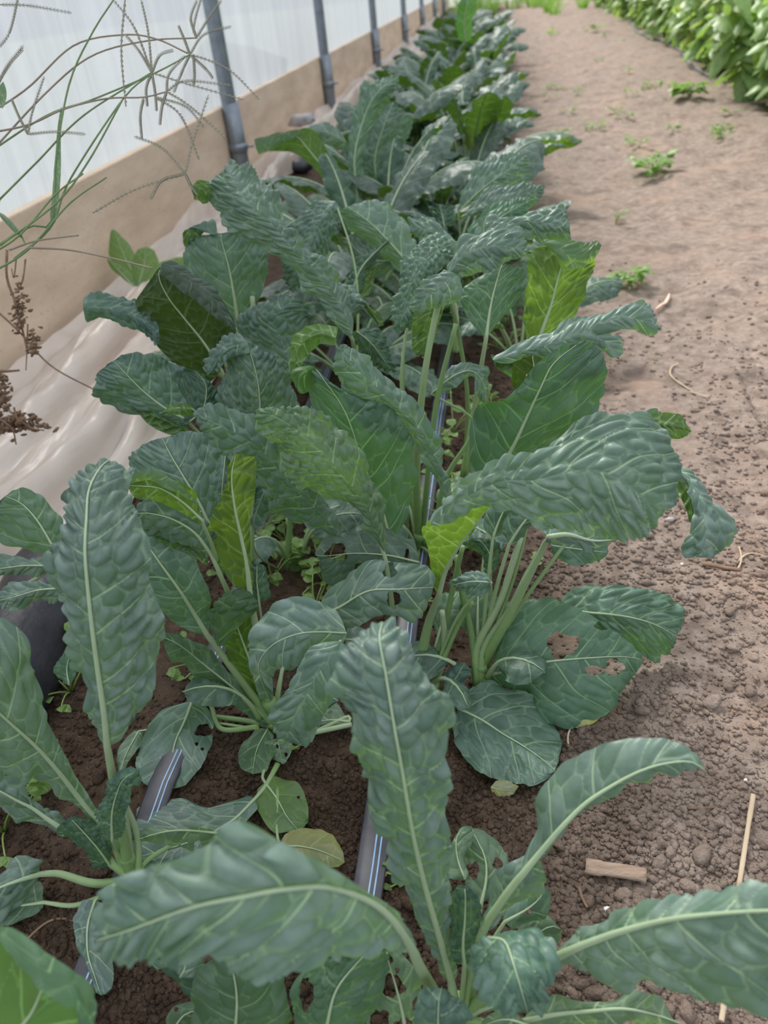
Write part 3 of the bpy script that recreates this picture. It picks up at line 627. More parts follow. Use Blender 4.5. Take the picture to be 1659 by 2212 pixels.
K('K3', '560,1300,.655,548,1300,572,1300; 555,1255,.65,531,1250,582,1248; 556,1215,.65,545,1215,568,1215', '590,1560,.70;575,1420,.68', b=1.6, cs=.0045, mt=M_kdark, rib=.001, fl=.7, fr=.7)
K('K3', '415,1515,.68,405,1515,430,1515; 400,1555,.68,345,1540,456,1545; 380,1600,.68,303,1605,455,1612; 368,1650,.685,295,1655,432,1660; 350,1705,.69,308,1700,388,1708', '560,1570,.705;480,1575,.70;458,1530,.69;445,1495,.682', b=.2, cs=.014, mt=M_kale, col=(.92, 1.0, .92), rib=.0016, holes=[(440, 1578, 20, 13), (425, 1607, 4, 4), (437, 1618, 4, 4), (425, 1677, 3, 3)], ruf=.001)
K('K3', '300,1580,.70,292,1575,310,1575; 275,1625,.70,252,1630,298,1615; 258,1672,.70', '560,1575,.71;430,1560,.705', b=.2, mt=M_kgreen, col=(.9, .95, .9), rib=.0009)
K('K3', '578,1575,.70,560,1570,590,1585; 555,1620,.695,514,1620,592,1628; 545,1672,.695,520,1665,575,1672', '', b=.2, mt=M_kgreen, col=(.75, .85, .7), rib=.001, fl=.2, fr=.2)
K('K3', '600,1595,.70,575,1600,625,1590; 605,1625,.70,578,1628,632,1620; 610,1650,.70', '', b=1.2, cs=.004, mt=M_kgreen, col=(1.2, 1.2, 1.2), rib=.0006, holes=[(600, 1612, 5, 4), (618, 1630, 4, 5)])
K('K3', '572,1690,.695,558,1700,590,1672; 598,1725,.695,548,1728,648,1702; 620,1765,.70,578,1782,667,1755; 645,1795,.705,605,1805,660,1790', '592,1620,.70;568,1672,.695', b=.25, mt=M_yel, col=(.55, .85, .7), rib=.0012, holes=[(645, 1722, 4, 4)])
K('K3', '605,1832,.71,602,1825,606,1840; 640,1828,.705,622,1803,650,1855; 690,1838,.705,692,1795,675,1880; 745,1862,.71,745,1832,728,1875', '600,1700,.71;598,1790,.71', b=.3, mt=M_yel, rib=.001, ruf=.003)
K('K3', '550,1727,.655,545,1715,562,1740; 500,1775,.645,460,1742,512,1795; 430,1812,.635,400,1728,442,1860; 365,1834,.63,338,1732,372,1890; 300,1852,.625,275,1742,330,1890', '600,1650,.69;575,1695,.67', b=.2, mt=M_kale, col=(.95, 1.0, .95), rib=.0016, ruf=.001)
K('K3', '755,1560,.70,756,1552,756,1568; 720,1556,.70,715,1520,700,1568;680,1560,.70', '600,1600,.70;680,1580,.70;750,1548,.70', b=.2, mt=M_kgreen, rib=.0016)
curve3('K3', '592,1570,.705;520,1555,.70;430,1545,.70', .0028, .002, M_stem)
curve3('K3', '600,1600,.70;690,1580,.70;760,1565,.70', .0025, .0022, M_rib)
K('K3', '455,1195,.60,462,1170,448,1210; 420,1150,.59,450,1128,410,1172; 370,1120,.58,385,1088,365,1165; 320,1108,.575,320,1078,330,1155; 285,1110,.575', '590,1560,.69;520,1350,.65;475,1240,.61', b=1.0, mt=M_kale, col=(.8, .85, .85), rib=.0018, fr=.9, fl=.2,
  flap=('448,1210,.605,440,1180,452,1225; 410,1180,.60,400,1150,405,1195; 350,1150,.59,345,1130,345,1172; 318,1145,.585', 1))
K('K3', '436,1125,.56,430,1095,438,1135; 395,1085,.55,420,1060,385,1105; 345,1055,.545,365,1030,335,1082; 300,1050,.54,305,1022,292,1075; 270,1048,.54', '480,1240,.62;455,1170,.585', b=.5, under=1, mt=M_kbright, rib=.0012, fl=.2, fr=.2,
  flap=('270,1035,.535,268,1028,272,1045;320,1030,.535,325,1018,318,1040;380,1052,.54,385,1038,378,1062;432,1098,.55', 0))

plant('K4', 922, 1490, 'middle kale whose pale petiole carries the great blade arching right', stem=(.035, .007))
K('K4', '930,1132,.54,925,1118,936,1142; 1000,1078,.52,985,1058,1020,1108; 1080,1040,.505,1060,1000,1100,1100; 1160,1035,.495,1140,982,1180,1132; 1240,1015,.49,1230,945,1250,1140; 1302,1018,.485,1330,902,1290,1160; 1360,1050,.485,1415,900,1345,1164; 1410,1085,.49,1455,975,1400,1137; 1446,1104,.495,1464,1060,1435,1117',
  '', b=1.0, cs=.0115, fl=.45, fr=.4, col=(1.1, 1.1, 1.05), nr=1, rib=.0016, ruf=.0015, camb=.16)
K('K4', '948,1285,.645,942,1285,953,1285; 962,1235,.63,930,1225,966,1232; 985,1190,.605,926,1180,990,1188; 1022,1138,.575,918,1138,1028,1138; 1062,1088,.552,985,1098,1070,1085', '905,1450,.72;925,1350,.685', b=.4, under=1, mt=M_kbright, rib=.0034, fl=.1, fr=.1, holes=(), ruf=.0015)
K('K4', '748,1368,.56,735,1322,748,1388; 690,1365,.55,680,1302,692,1398; 640,1370,.545,622,1293,656,1421; 590,1392,.545,565,1330,622,1434; 560,1430,.55,537,1395,594,1452; 565,1470,.56,545,1472,588,1482; 585,1515,.575,574,1510,594,1512', '', b=.6, cs=.013, fl=.3, fr=.5, col=(1.15, 1.15, 1.15), rib=.0008, ruf=.0015)
K('K4', '735,1385,.52,700,1385,765,1405; 700,1430,.52,662,1415,745,1455; 665,1490,.525,622,1485,715,1508; 635,1550,.535,584,1540,692,1565; 612,1600,.55,590,1592,662,1610', '', b=.7, cs=.012, fl=.5, fr=.4, col=(1.15, 1.15, 1.18), nr=1, rib=.0008, ruf=.0015)
K('K4', '690,1325,.62,690,1305,702,1348; 729,1314,.61,724,1266,750,1354; 794,1277,.6,790,1218,806,1338; 858,1273,.6,862,1218,858,1330; 905,1270,.605,912,1222,905,1345; 938,1268,.61,940,1238,930,1300', '', b=.4, cs=.013, fl=.4, fr=.3, rib=.0014, holes=[(850, 1294, 15, 18), (842, 1232, 14, 17), (905, 1345, 10, 9)], ruf=.0015)
K('K4', '905,1215,.70,902,1170,905,1258; 840,1200,.69,835,1142,840,1266; 770,1195,.69,780,1142,760,1268; 712,1200,.69,720,1155,702,1255; 680,1200,.69', '', b=.3, mt=M_kale, col=(.55, .62, .55), rib=.0012, holes=[(728, 1193, 22, 19), (880, 1200, 6, 14), (775, 1225, 9, 12)])
K('K4', '1062,1258,.63,1055,1240,1058,1278; 1020,1256,.632,1018,1232,1014,1284; 972,1264,.64', '930,1470,.72;990,1330,.67', b=1.2, cs=.006, mt=M_kale, col=(.8, .9, .9), rib=.001)
curve3('K4', '925,1480,.73;955,1380,.70;985,1240,.66;1000,1180,.64', .0035, .002, M_stem)
curve3('K4', '940,1490,.73;960,1400,.70;955,1320,.67', .0035, .0025, M_rib)
curve3('K4', '930,1490,.73;985,1360,.69;1020,1300,.67', .003, .002, M_stem)

plant('K5', 1035, 1485, 'kale at the right edge of the bed with a holed leaf spread over soil', stem=(.03, .006))
K('K5', '1060,1458,.70,1062,1438,1066,1477; 1110,1443,.685,1088,1342,1122,1488; 1165,1432,.675,1148,1303,1165,1545; 1225,1425,.67,1222,1302,1225,1568; 1290,1420,.67,1290,1340,1297,1545; 1345,1418,.675,1345,1378,1347,1490; 1388,1424,.68,1386,1410,1388,1442', '1040,1480,.72', b=.25, cs=.014, mt=M_kale, col=(.7, .9, .7), rib=.0018, fl=.3, fr=.2, holes=[(1215, 1393, 34, 27), (1284, 1448, 22, 10), (1327, 1441, 20, 18), (1300, 1350, 14, 12)])
K('K5', '1195,1530,.70,1190,1520,1192,1545; 1230,1550,.70,1228,1530,1232,1568; 1285,1538,.70,1280,1515,1290,1556;1318,1515,.70', '', b=.1, mt=M_yel, col=(1.6, 1.5, 1.2), rib=.0006)
K('K5', '1212,1308,.70,1208,1292,1222,1328; 1262,1322,.69,1260,1268,1268,1355; 1310,1326,.685,1318,1260,1320,1382; 1360,1333,.685,1380,1270,1365,1415; 1412,1348,.69,1438,1280,1412,1420; 1462,1375,.70,1480,1322,1462,1422', '1045,1430,.71;1120,1350,.70', b=.8, cs=.011, mt=M_kale, col=(.8, .95, .82), rib=.0016, fl=.5, fr=.6, ruf=.003)
K('K5', '990,1530,.68,1000,1498,978,1562; 1040,1555,.67,1062,1470,984,1608; 1085,1585,.66,1128,1493,1018,1660; 1130,1612,.66,1182,1530,1068,1688; 1170,1640,.665,1210,1590,1125,1697; 1200,1665,.67,1208,1640,1180,1694', '1035,1490,.73;1000,1510,.70', b=.5, cs=.012, mt=M_kale, col=(.78, .9, .8), rib=.0015)
K('K5', '1185,1160,.60,1160,1145,1170,1172; 1225,1155,.60,1200,1130,1240,1180; 1280,1168,.605,1290,1140,1280,1190; 1335,1165,.61', '1040,1440,.71;1110,1310,.665;1170,1190,.62', b=.3, mt=M_kale, col=(1.0, 1.0, 1.1), rib=.003)
K('K5', '1190,1178,.68,1185,1150,1192,1205; 1240,1185,.68,1240,1150,1245,1218; 1300,1192,.685,1305,1165,1295,1215;1315,1192,.685', '', b=.3, mt=M_kale, col=(.65, .8, .7), rib=.001)
K('K5', '1190,975,.60,1180,965,1200,990; 1260,930,.595,1262,905,1270,965; 1350,908,.59,1355,892,1355,950; 1430,905,.59,1425,892,1425,940; 1440,920,.59', '1045,1420,.70;1110,1250,.67;1160,1050,.63', b=.8, cs=.009, nr=1, rib=.001,
  flap=('1405,915,.585,1400,895,1415,935; 1440,918,.585,1440,892,1455,948; 1475,925,.587,1470,900,1475,946; 1492,932,.59', 1), mt=M_kale)
K('K5', '1468,1016,.60,1458,1030,1480,1006; 1500,1050,.592,1490,1062,1520,1042; 1518,1105,.585,1496,1112,1550,1090; 1524,1155,.58,1482,1160,1584,1140; 1515,1206,.585,1466,1192,1568,1200', '1042,1450,.715;1130,1300,.68;1300,1080,.64;1420,1010,.61', b=.9, cs=.01, col=(1.05, 1.05, 1.1), nr=1, rib=.0012,
  flap=('1462,1035,.605,1455,1070,1475,1028; 1488,1070,.60,1474,1082,1508,1055; 1498,1128,.595,1490,1130,1506,1118', 1))
K('K5', '1060,1240,.68,1070,1235,1050,1240; 1058,1200,.675,1082,1195,1040,1210; 1040,1170,.67,1060,1160,1012,1182; 1018,1165,.67', '1035,1450,.72;1060,1330,.70', b=1.8, cs=.005, mt=M_kdark, rib=.001, fl=.8, fr=.8)
K('K5', '1100,1175,.65,1090,1160,1115,1180; 1130,1130,.64,1090,1120,1160,1135; 1165,1095,.635,1120,1085,1200,1110; 1200,1090,.64', '1040,1440,.715;1065,1300,.68', b=.4, mt=M_kale, col=(.85, .95, .85), rib=.0016)
K('K5', '1065,1160,.655,1050,1150,1080,1160; 1080,1120,.65,1050,1105,1110,1115; 1100,1080,.645,1080,1070,1130,1085;1115,1060,.645', '1038,1440,.715;1050,1290,.68', b=.4, mt=M_kale, col=(.7, .8, .7), rib=.0014)
K('K5', '975,1480,.70,970,1470,985,1490; 990,1455,.695,950,1470,1010,1460; 1005,1430,.695,985,1425,1015,1445', '', b=.5, mt=M_kale, col=(.7, .8, .8), rib=.0008)
curve3('K5', '1040,1480,.725;1045,1400,.70;1100,1320,.68;1140,1240,.66;1175,1180,.645', .0042, .0028, M_rib)
curve3('K5', '1032,1480,.725;1030,1400,.70;1080,1300,.68;1125,1160,.65', .0040, .0026, M_rib)
curve3('K5', '1030,1480,.725;1020,1380,.70;1000,1290,.68;985,1200,.66', .0038, .0022, M_stem)
K('K5', '1080,1032,.70,1030,1055,1112,1012; 1095,990,.69,1012,1005,1165,985; 1118,945,.675,1014,910,1230,940; 1143,890,.66,1040,868,1284,900; 1168,836,.645,1105,850,1304,840; 1195,785,.635,1150,795,1300,770; 1250,740,.63,1205,750,1287,722', '1036,1460,.72;1040,1300,.715;1060,1130,.71', b=.4, cs=.015, mt=M_kale, col=(.55, .72, .58), rib=.0026, fl=.15, fr=.15)
K('K5', '1065,778,.66,1062,770,1078,788; 1140,755,.65,1150,733,1150,772; 1210,735,.64,1217,697,1215,782; 1275,710,.638,1272,680,1278,745; 1340,685,.64,1336,660,1348,710; 1400,695,.645,1402,660,1402,725; 1428,708,.65', '', b=.6, cs=.01, col=(1.05, 1.05, 1.08), nr=1, rib=.0012, fl=.5, fr=.5,
  flap=('1288,725,.64,1280,735,1300,722; 1315,748,.642,1298,755,1338,732; 1336,775,.645,1322,770,1346,765', 0))

plant('K6', 905, 1195, 'tall kale behind the middle one, thick upright stalk and bent-over bumpy leaves', stem=(.03, .009))
K('K6', '968,590,.70,962,580,985,600; 1010,545,.69,998,515,1022,595; 1060,530,.685,1060,490,1062,582; 1110,535,.69,1117,497,1112,560; 1150,545,.70', '905,1170,.89;900,1020,.81;912,850,.755;937,700,.72', b=1.0, cs=.009, nr=1, rib=.0028, fl=.6, fr=.5,
  flap=[('982,590,.69,960,580,995,600; 935,630,.69,915,605,985,650; 905,655,.695,895,640,925,670; 884,670,.70', 0), ('950,625,.715,930,620,975,620; 925,700,.73,890,690,945,705; 915,770,.745,892,770,930,765', 1)])
K('K6', '985,522,.78,975,512,990,540; 935,545,.76,920,512,965,562; 900,590,.75,876,560,935,612; 880,640,.75,858,625,920,652; 865,690,.75,850,680,890,705; 862,715,.755', '905,1180,.90;880,1000,.85;868,800,.80;905,600,.79;960,530,.79', b=1.8, cs=.007, mt=M_kale, col=(.85, .95, .85), nr=1, rib=.0014, fl=.6, fr=.6)
K('K6', '1050,730,.80,1038,725,1065,710; 1060,660,.80,1000,665,1132,620; 1075,600,.80,1000,625,1142,580; 1085,570,.80', '1000,1030,.88;1030,850,.84', b=.4, mt=M_kale, col=(.65, .85, .6), rib=.0022, fl=.2, fr=.2)
K('K6', '932,850,.79,930,842,940,858; 980,812,.785,975,793,988,832; 1020,802,.785,1022,788,1022,815; 1045,832,.79,1058,805,1030,850; 1048,885,.80', '1005,1040,.88;1030,920,.83', b=.7, cs=.007, mt=M_kale, rib=.001, col=(.9, .95, 1))
K('K6', '970,1085,.72,955,1070,978,1075; 950,1020,.71,930,1010,964,1020; 925,960,.70,893,958,952,965; 885,905,.685,848,900,920,895; 845,865,.67,796,892,868,838; 800,825,.655,758,872,815,792; 760,785,.645,724,812,778,762; 733,745,.64,720,770,745,730', '908,1180,.89;950,1200,.80;975,1140,.74', b=.7, cs=.012, col=(.95, 1, .98), nr=1, rib=.0016, fl=.5, fr=.6, ruf=.002,
  flap=('725,730,.65,735,708,728,748; 690,722,.65,690,700,690,745; 650,745,.655,640,720,668,765; 636,795,.66,622,775,648,800; 642,838,.665', 1))
K('K6', '843,1168,.74,836,1165,850,1168; 825,1100,.73,785,1095,890,1092; 800,1040,.71,715,1035,898,1010; 777,980,.69,688,965,884,948; 758,920,.67,668,895,855,890; 735,870,.66,660,842,805,865; 700,820,.65,662,800,750,845; 680,795,.65', '905,1190,.90;880,1280,.80;850,1230,.76', b=.4, cs=.015, col=(.72, .9, .72), rib=.0018, fl=.25, fr=.2,
  flap=('678,792,.648,672,788,690,800; 650,815,.65,632,798,668,842; 648,850,.655', 1))
K('K6', '830,1192,.67,822,1182,838,1175; 800,1110,.65,768,1104,825,1085; 765,1060,.63,712,1075,803,1028; 725,1010,.61,650,1052,768,962; 680,960,.6,608,1010,728,916; 630,920,.59,590,955,682,888; 580,890,.585,552,915,620,874; 552,886,.588', '855,1400,.74;845,1290,.70', b=1.3, cs=.0085, mt=M_kgreen, col=(.95, .98, .9), nr=1, rib=.0018, fl=.5, fr=.5, ruf=.003)
curve3('K6', '910,1180,.89;925,1020,.83;945,860,.79;985,700,.76', .0036, .0022, M_stem)
curve3('K6', '935,1180,.89;960,1040,.86;1020,940,.84;1060,830,.82', .0030, .002, M_stem)
curve3('K6', '1005,1010,.90;1010,860,.86;990,720,.83;970,640,.80', .0030, .002, M_stem)
curve3('K6', '880,1170,.90;872,960,.85;870,760,.81', .003, .0018, M_stem)

plant('K7', 640, 1230, 'kale in the left row, grey folded leaf hanging across its front', stem=(.03, .008))
K('K7', '742,1166,.70,735,1150,740,1168; 700,1112,.685,718,1100,678,1140; 645,1060,.665,675,1040,602,1110; 600,1010,.65,633,972,572,1064; 550,960,.635,594,920,525,1004; 490,925,.625,522,888,472,972; 440,900,.62,452,876,428,930; 415,885,.62', '640,1220,.88;740,1200,.76', b=.8, cs=.011, col=(.78, .85, .82), nr=1, rib=.001, fl=.5, fr=.5,
  flap=('418,884,.62,412,872,420,900; 380,884,.62,380,874,388,896; 345,893,.62', 1))
K('K7', '455,1140,.74,438,1150,472,1122; 430,1085,.73,356,1105,478,1060; 400,1035,.725,296,1045,474,1000; 370,985,.725,276,995,455,948; 350,945,.73,320,950,400,930', '560,1240,.87;490,1180,.78', b=.6, cs=.011, mt=M_kale, col=(.82, .9, .88), rib=.002, fl=.2, fr=.2)
K('K7', '150,1092,.74,130,1082,150,1098; 165,1070,.74,150,1055,175,1090; 200,1055,.74', '', b=.4, mt=M_kale, col=(.7, .75, .75), rib=.0008)
K('K7', '490,960,.66,480,955,500,965; 482,1030,.655,466,1030,502,1045; 478,1075,.66,470,1070,495,1085;472,1112,.66', '', b=1.2, cs=.007, mt=M_kale, col=(.75, .85, .85), rib=.0008, fl=.8, fr=.8)
K('K7', '590,985,.70,570,985,600,990; 575,1050,.70,548,1045,600,1060; 555,1100,.705,543,1095,580,1110; 546,1140,.71', '600,1230,.86;548,1180,.75;548,1010,.71', b=1.0, cs=.008, mt=M_kale, col=(.75, .85, .85), rib=.0008, fl=.5, fr=.5)
curve3('K7', '620,1230,.88;625,1150,.86;628,1080,.84', .0035, .003, M_stem)
curve3('K7', '545,1215,.74;545,1110,.71;550,1000,.69', .0022, .0018, M_rib)

plant('K8', 540, 1090, 'kale by the plastic sheet with a dark hooded leaf, backlit in patches', stem=(.03, .008))
K('K8', '400,905,.84,368,928,472,872; 355,880,.83,280,890,455,840; 310,845,.82,214,866,398,798; 270,805,.81,206,830,345,772; 245,778,.81,208,795,292,758', '540,1080,.94;470,980,.88', b=.9, cs=.01, mt=M_kale, col=(.75, .85, .85), rib=.0018, fl=.3, fr=.3, ruf=.003,
  flap=('410,935,.84,398,900,420,950; 350,905,.835,340,880,342,930; 280,880,.83', 1))
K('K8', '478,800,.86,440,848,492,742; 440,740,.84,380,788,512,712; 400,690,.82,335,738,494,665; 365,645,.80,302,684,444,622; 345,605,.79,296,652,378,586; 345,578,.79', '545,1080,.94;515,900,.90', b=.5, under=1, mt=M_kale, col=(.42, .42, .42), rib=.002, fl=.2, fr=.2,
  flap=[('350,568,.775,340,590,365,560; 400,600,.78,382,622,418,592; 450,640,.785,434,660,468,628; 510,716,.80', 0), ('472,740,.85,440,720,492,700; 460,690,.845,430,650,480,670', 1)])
K('K8', '180,665,.80,176,640,182,697; 230,665,.80,240,640,236,692; 290,682,.80,290,648,300,715; 345,722,.81,332,670,352,742', '', b=1.1, cs=.009, mt=M_kale, col=(.7, .8, .8), nr=1, rib=.001, fl=.8, fr=.8)
K('K8', '560,965,.80,498,965,628,935; 562,890,.785,478,892,636,870; 558,830,.77,472,822,628,818; 545,775,.76,495,762,602,768; 530,735,.76', '545,1080,.93;560,1020,.85', b=1.3, cs=.009, mt=M_kale, col=(.85, .9, .9), rib=.0014, fl=.5, fr=.5,
  flap=('535,738,.755,520,722,545,760; 485,755,.755,478,732,496,775; 448,812,.765,440,790,466,805', 0))
K('K8', '410,910,.83,380,930,440,900;440,880,.825,400,880,476,862;445,830,.82,380,800,460,830;420,800,.82', '', b=1.2, cs=.008, mt=M_kdark, rib=.001)

plant('K9', 515, 860, 'kale against the board, one upright heart-shaped leaf facing the path', stem=(.03, .008))
K('K9', '514,692,1.0,498,697,542,672; 505,635,.985,420,645,574,602; 495,580,.975,396,592,578,558; 480,525,.97,408,525,575,518; 478,503,.97,425,500,555,503', '515,850,1.12;518,760,1.05', b=.6, cs=.014, mt=M_kale, col=(.8, .9, .85), rib=.0028, fl=.15, fr=.15,
  flap=('455,505,.965,440,500,470,510; 425,485,.965,398,500,460,478; 415,520,.97,398,540,425,520', 1))
K('K9', '630,795,.92,598,798,655,780; 602,730,.91,538,730,645,750; 598,680,.90,514,695,668,692; 640,640,.90,588,636,682,680', '560,860,1.08;615,850,.98', b=1.0, cs=.011, mt=M_kale, col=(.8, .88, .88), nr=1, rib=.0014, fl=.5, fr=.5)
curve3('K9', '545,860,1.1;548,700,1.0;545,640,.98', .004, .003, M_rib)

plant('K10', 770, 860, 'kale in the middle of the bed with a long twisted leaf thrown up left', stem=(.03, .008))
K('K10', '760,725,.90,748,732,768,705; 735,655,.89,700,662,748,636; 690,595,.88,652,618,738,598; 640,545,.87,596,548,684,550; 590,485,.86,526,512,628,488; 530,430,.86,464,452,594,418; 500,375,.87,450,402,550,372; 508,345,.88', '770,850,1.05;768,780,.96', b=1.0, cs=.011, mt=M_kale, col=(1.0, 1.02, 1.0), nr=1, rib=.0022, fl=.5, fr=.5, ruf=.004,
  flap=('455,402,.865,455,392,455,425; 430,412,.87,425,396,440,440; 416,418,.87', 1))
K('K10', '725,435,1.05,698,428,740,450; 690,480,1.04,656,452,724,495; 662,540,1.04,625,520,704,565; 638,600,1.05,608,590,674,605; 628,628,1.06', '770,850,1.07;770,600,1.05', b=1.5, cs=.009, mt=M_kale, col=(.8, .88, .88), nr=1, rib=.0012, fl=.7, fr=.7)
K('K10', '745,700,.97,735,710,760,690; 775,650,.96,742,625,800,660; 800,670,.965,770,640,825,690;822,705,.97', '', b=1.0, cs=.011, mt=M_kale, col=(1, 1, 1.05), nr=1, rib=.0006, fl=.6, fr=.6)
K('K10', '770,715,.94,750,715,785,705; 805,745,.94,780,765,830,725; 850,805,.95', '', b=1.8, cs=.007, mt=M_kdark, rib=.0008, fl=.8, fr=.8)
plant('K11', 915, 760, 'kale with one smooth broad pale leaf leaning left', stem=(.03, .008))
K('K11', '900,592,1.1,868,592,904,568; 852,535,1.09,796,530,890,508; 800,482,1.08,742,482,855,455; 750,447,1.08,735,450,795,425', '915,750,1.2;915,660,1.15', b=.3, cs=.016, mt=M_kale, col=(1.05, 1.1, 1.05), rib=.0022, fl=.35, fr=.35)
K('K11', '1005,540,1.0,998,545,1012,520; 940,500,.99,928,472,942,545; 885,490,1.0,878,476,890,510', '', b=1.0, cs=.011, mt=M_kale, col=(.95, 1, 1), nr=1, rib=.001, fl=.5, fr=.5)
K('K11', '755,650,1.08,740,650,775,645; 780,580,1.07,752,590,810,562; 838,518,1.07', '', b=1.2, cs=.009, mt=M_kdark, col=(1.2, 1.2, 1.2), rib=.002, fl=.6, fr=.6,
  flap=('770,640,1.085,760,640,795,640;800,580,1.08,785,580,825,560', 1))
K('K11', '880,560,1.12,850,580,900,540;800,560,1.11,790,600,800,510;740,510,1.11', '', b=.6, cs=.01, mt=M_kale, col=(.8, .85, .85), rib=.001)
curve3('K11', '985,760,.98;985,680,.95;975,640,.93', .004, .003, M_rib)
plant('K12', 1120, 800, 'kale at the path side with a backlit yellow-green upright leaf', stem=(.03, .009))
K('K12', '1158,755,.80,1142,757,1184,738; 1172,710,.79,1130,697,1226,706; 1190,660,.78,1132,658,1252,655; 1203,610,.77,1140,600,1266,608; 1216,565,.765,1140,548,1288,572; 1224,530,.765,1170,530,1275,555', '1120,800,1.0;1140,860,.88', b=.5, cs=.011, under=1, mt=M_kbright, rib=.0026, fl=.2, fr=.2, ruf=.003,
  flap=('1178,528,.755,1168,515,1188,540; 1215,545,.75,1228,522,1212,580; 1262,550,.75,1272,522,1255,578; 1300,530,.755,1296,514,1290,560', 0))
K('K12', '1090,487,.80,1083,480,1095,498; 1140,478,.79,1140,455,1150,512; 1190,482,.785,1192,450,1198,525; 1232,492,.79,1224,450,1234,522', '', b=1.0, cs=.009, mt=M_kale, nr=1, rib=.001, fl=.6, fr=.6)
K('K12', '1010,560,.83,1005,565,1015,545;1060,500,.82,1040,480,1090,530;1130,500,.82,1130,470,1140,530;1150,520,.82', '', b=1.1, cs=.009, mt=M_kale, rib=.001, fl=.5, fr=.5)
K('K12', '1150,830,.83,1130,845,1165,830;1130,790,.82,1075,790,1165,790;1080,780,.82,1065,765,1085,800;1062,775,.82', '', b=.5, mt=M_kale, col=(.95, 1, 1), rib=.001)
K('K12', '1140,880,.80,1110,870,1160,860;1155,820,.79,1105,815,1170,800;1150,770,.785,1110,770,1180,760', '', b=.3, under=1, mt=M_kbright, col=(.45, .5, .4), rib=.002)
plant('K13', 1040, 640, 'kale behind the bumpy leaves, broad pointed leaf raised to the right', stem=(.03, .009))
K('K13', '990,458,1.25,985,462,996,448; 1045,405,1.23,1020,375,1068,435; 1105,362,1.22,1090,335,1140,400; 1136,335,1.22', '1040,640,1.35;1000,540,1.3', b=.9, cs=.012, mt=M_kale, col=(.95, 1, 1), rib=.0014, fl=.4, fr=.4)
K('K13', '1000,475,1.2,992,480,1005,465; 1060,440,1.18,1050,410,1075,465; 1120,420,1.18,1120,395,1130,465; 1178,402,1.19', '', b=1.0, cs=.011, mt=M_kale, nr=1, rib=.001, fl=.5, fr=.5)
K('K13', '1020,520,1.1,1005,500,1040,530;1080,470,1.09,1065,440,1110,495;1150,430,1.1', '', b=.8, cs=.011, mt=M_kdark, col=(1.2, 1.3, 1.2), rib=.001)
K('K13', '960,490,1.2,945,490,975,490; 950,440,1.2,925,445,985,445', '', b=1.8, cs=.008, mt=M_kdark, rib=.001, fl=.8, fr=.8)
plant('K14', 745, 520, 'far left kale with a green underside leaf reaching over the sheet', stem=(.04, .009))
K('K14', '725,428,1.60,719,424,736,418; 700,368,1.57,688,374,718,354; 665,322,1.55,636,332,694,302; 640,296,1.54,590,326,662,278; 600,300,1.54,570,326,605,285', '745,520,1.8;735,460,1.65', b=.5, under=1, mt=M_kbright, col=(.75, .8, .8), rib=.003, fl=.2, fr=.2, step=.003,
  flap=('552,316,1.53,546,302,556,334; 600,300,1.53,596,288,600,318; 650,285,1.53', 0))
K('K14', '775,445,1.62,764,445,790,440; 766,340,1.58,752,335,786,325; 790,245,1.56,770,235,832,230; 820,195,1.55,790,180,848,205; 862,165,1.56', '745,520,1.8;775,500,1.68', b=.9, cs=.014, mt=M_kale, col=(.9, 1, .9), rib=.005, fl=.4, fr=.4, step=.003)
K('K14', '815,400,1.7,800,395,830,395; 810,340,1.68,775,350,860,330; 830,270,1.66,780,260,890,270; 850,220,1.66', '', b=1.1, cs=.013, mt=M_kale, col=(.9, .95, .95), rib=.003, step=.003)
K('K14', '750,310,1.62,740,290,752,330;700,285,1.6,705,265,690,305;640,285,1.6', '', b=.8, mt=M_kale, rib=.001, step=.003)
K('K14', '1005,90,1.9,990,90,1020,90; 1003,50,1.85,985,50,1022,45;1010,0,1.8,995,0,1030,0;1020,-50,1.8', '', b=.2, mt=M_kale, col=(.7, .95, .6), rib=.003, step=.003, cs=.014)
# left-edge leaves of a plant beyond the frame
plant('K15', -120, 1330, 'kale at the left edge, three bumpy leaves reaching in over the sheet', stem=(.03, .008))
K('K15', '120,1190,.66,108,1202,140,1178; 85,1130,.655,45,1190,132,1120; 50,1090,.655,-10,1150,90,1070; 10,1070,.655,-40,1120,30,1052', '-120,1330,.8;60,1260,.72;128,1205,.67', b=.6, cs=.012, mt=M_kgreen, col=(.75, .85, .85), rib=.0014)
K('K15', '105,1222,.66,100,1205,102,1238; 50,1222,.655,50,1202,52,1240; 0,1228,.655,-10,1205,0,1245; -50,1225,.655', '', b=.8, cs=.009, mt=M_kale, rib=.001, fl=.7, fr=.7)
K('K15', '135,1270,.63,122,1258,128,1300; 80,1275,.63,70,1256,85,1300; 30,1290,.63,10,1262,38,1316; -20,1300,.63', '', b=.9, cs=.009, mt=M_kale, rib=.001, fl=.6, fr=.6)
K('K15', '150,1480,.66,135,1480,160,1470; 145,1440,.66,122,1450,168,1425; 160,1395,.66', '', b=.6, cs=.006, mt=M_kdark, col=(1.2, 1.2, 1.2), rib=.001)
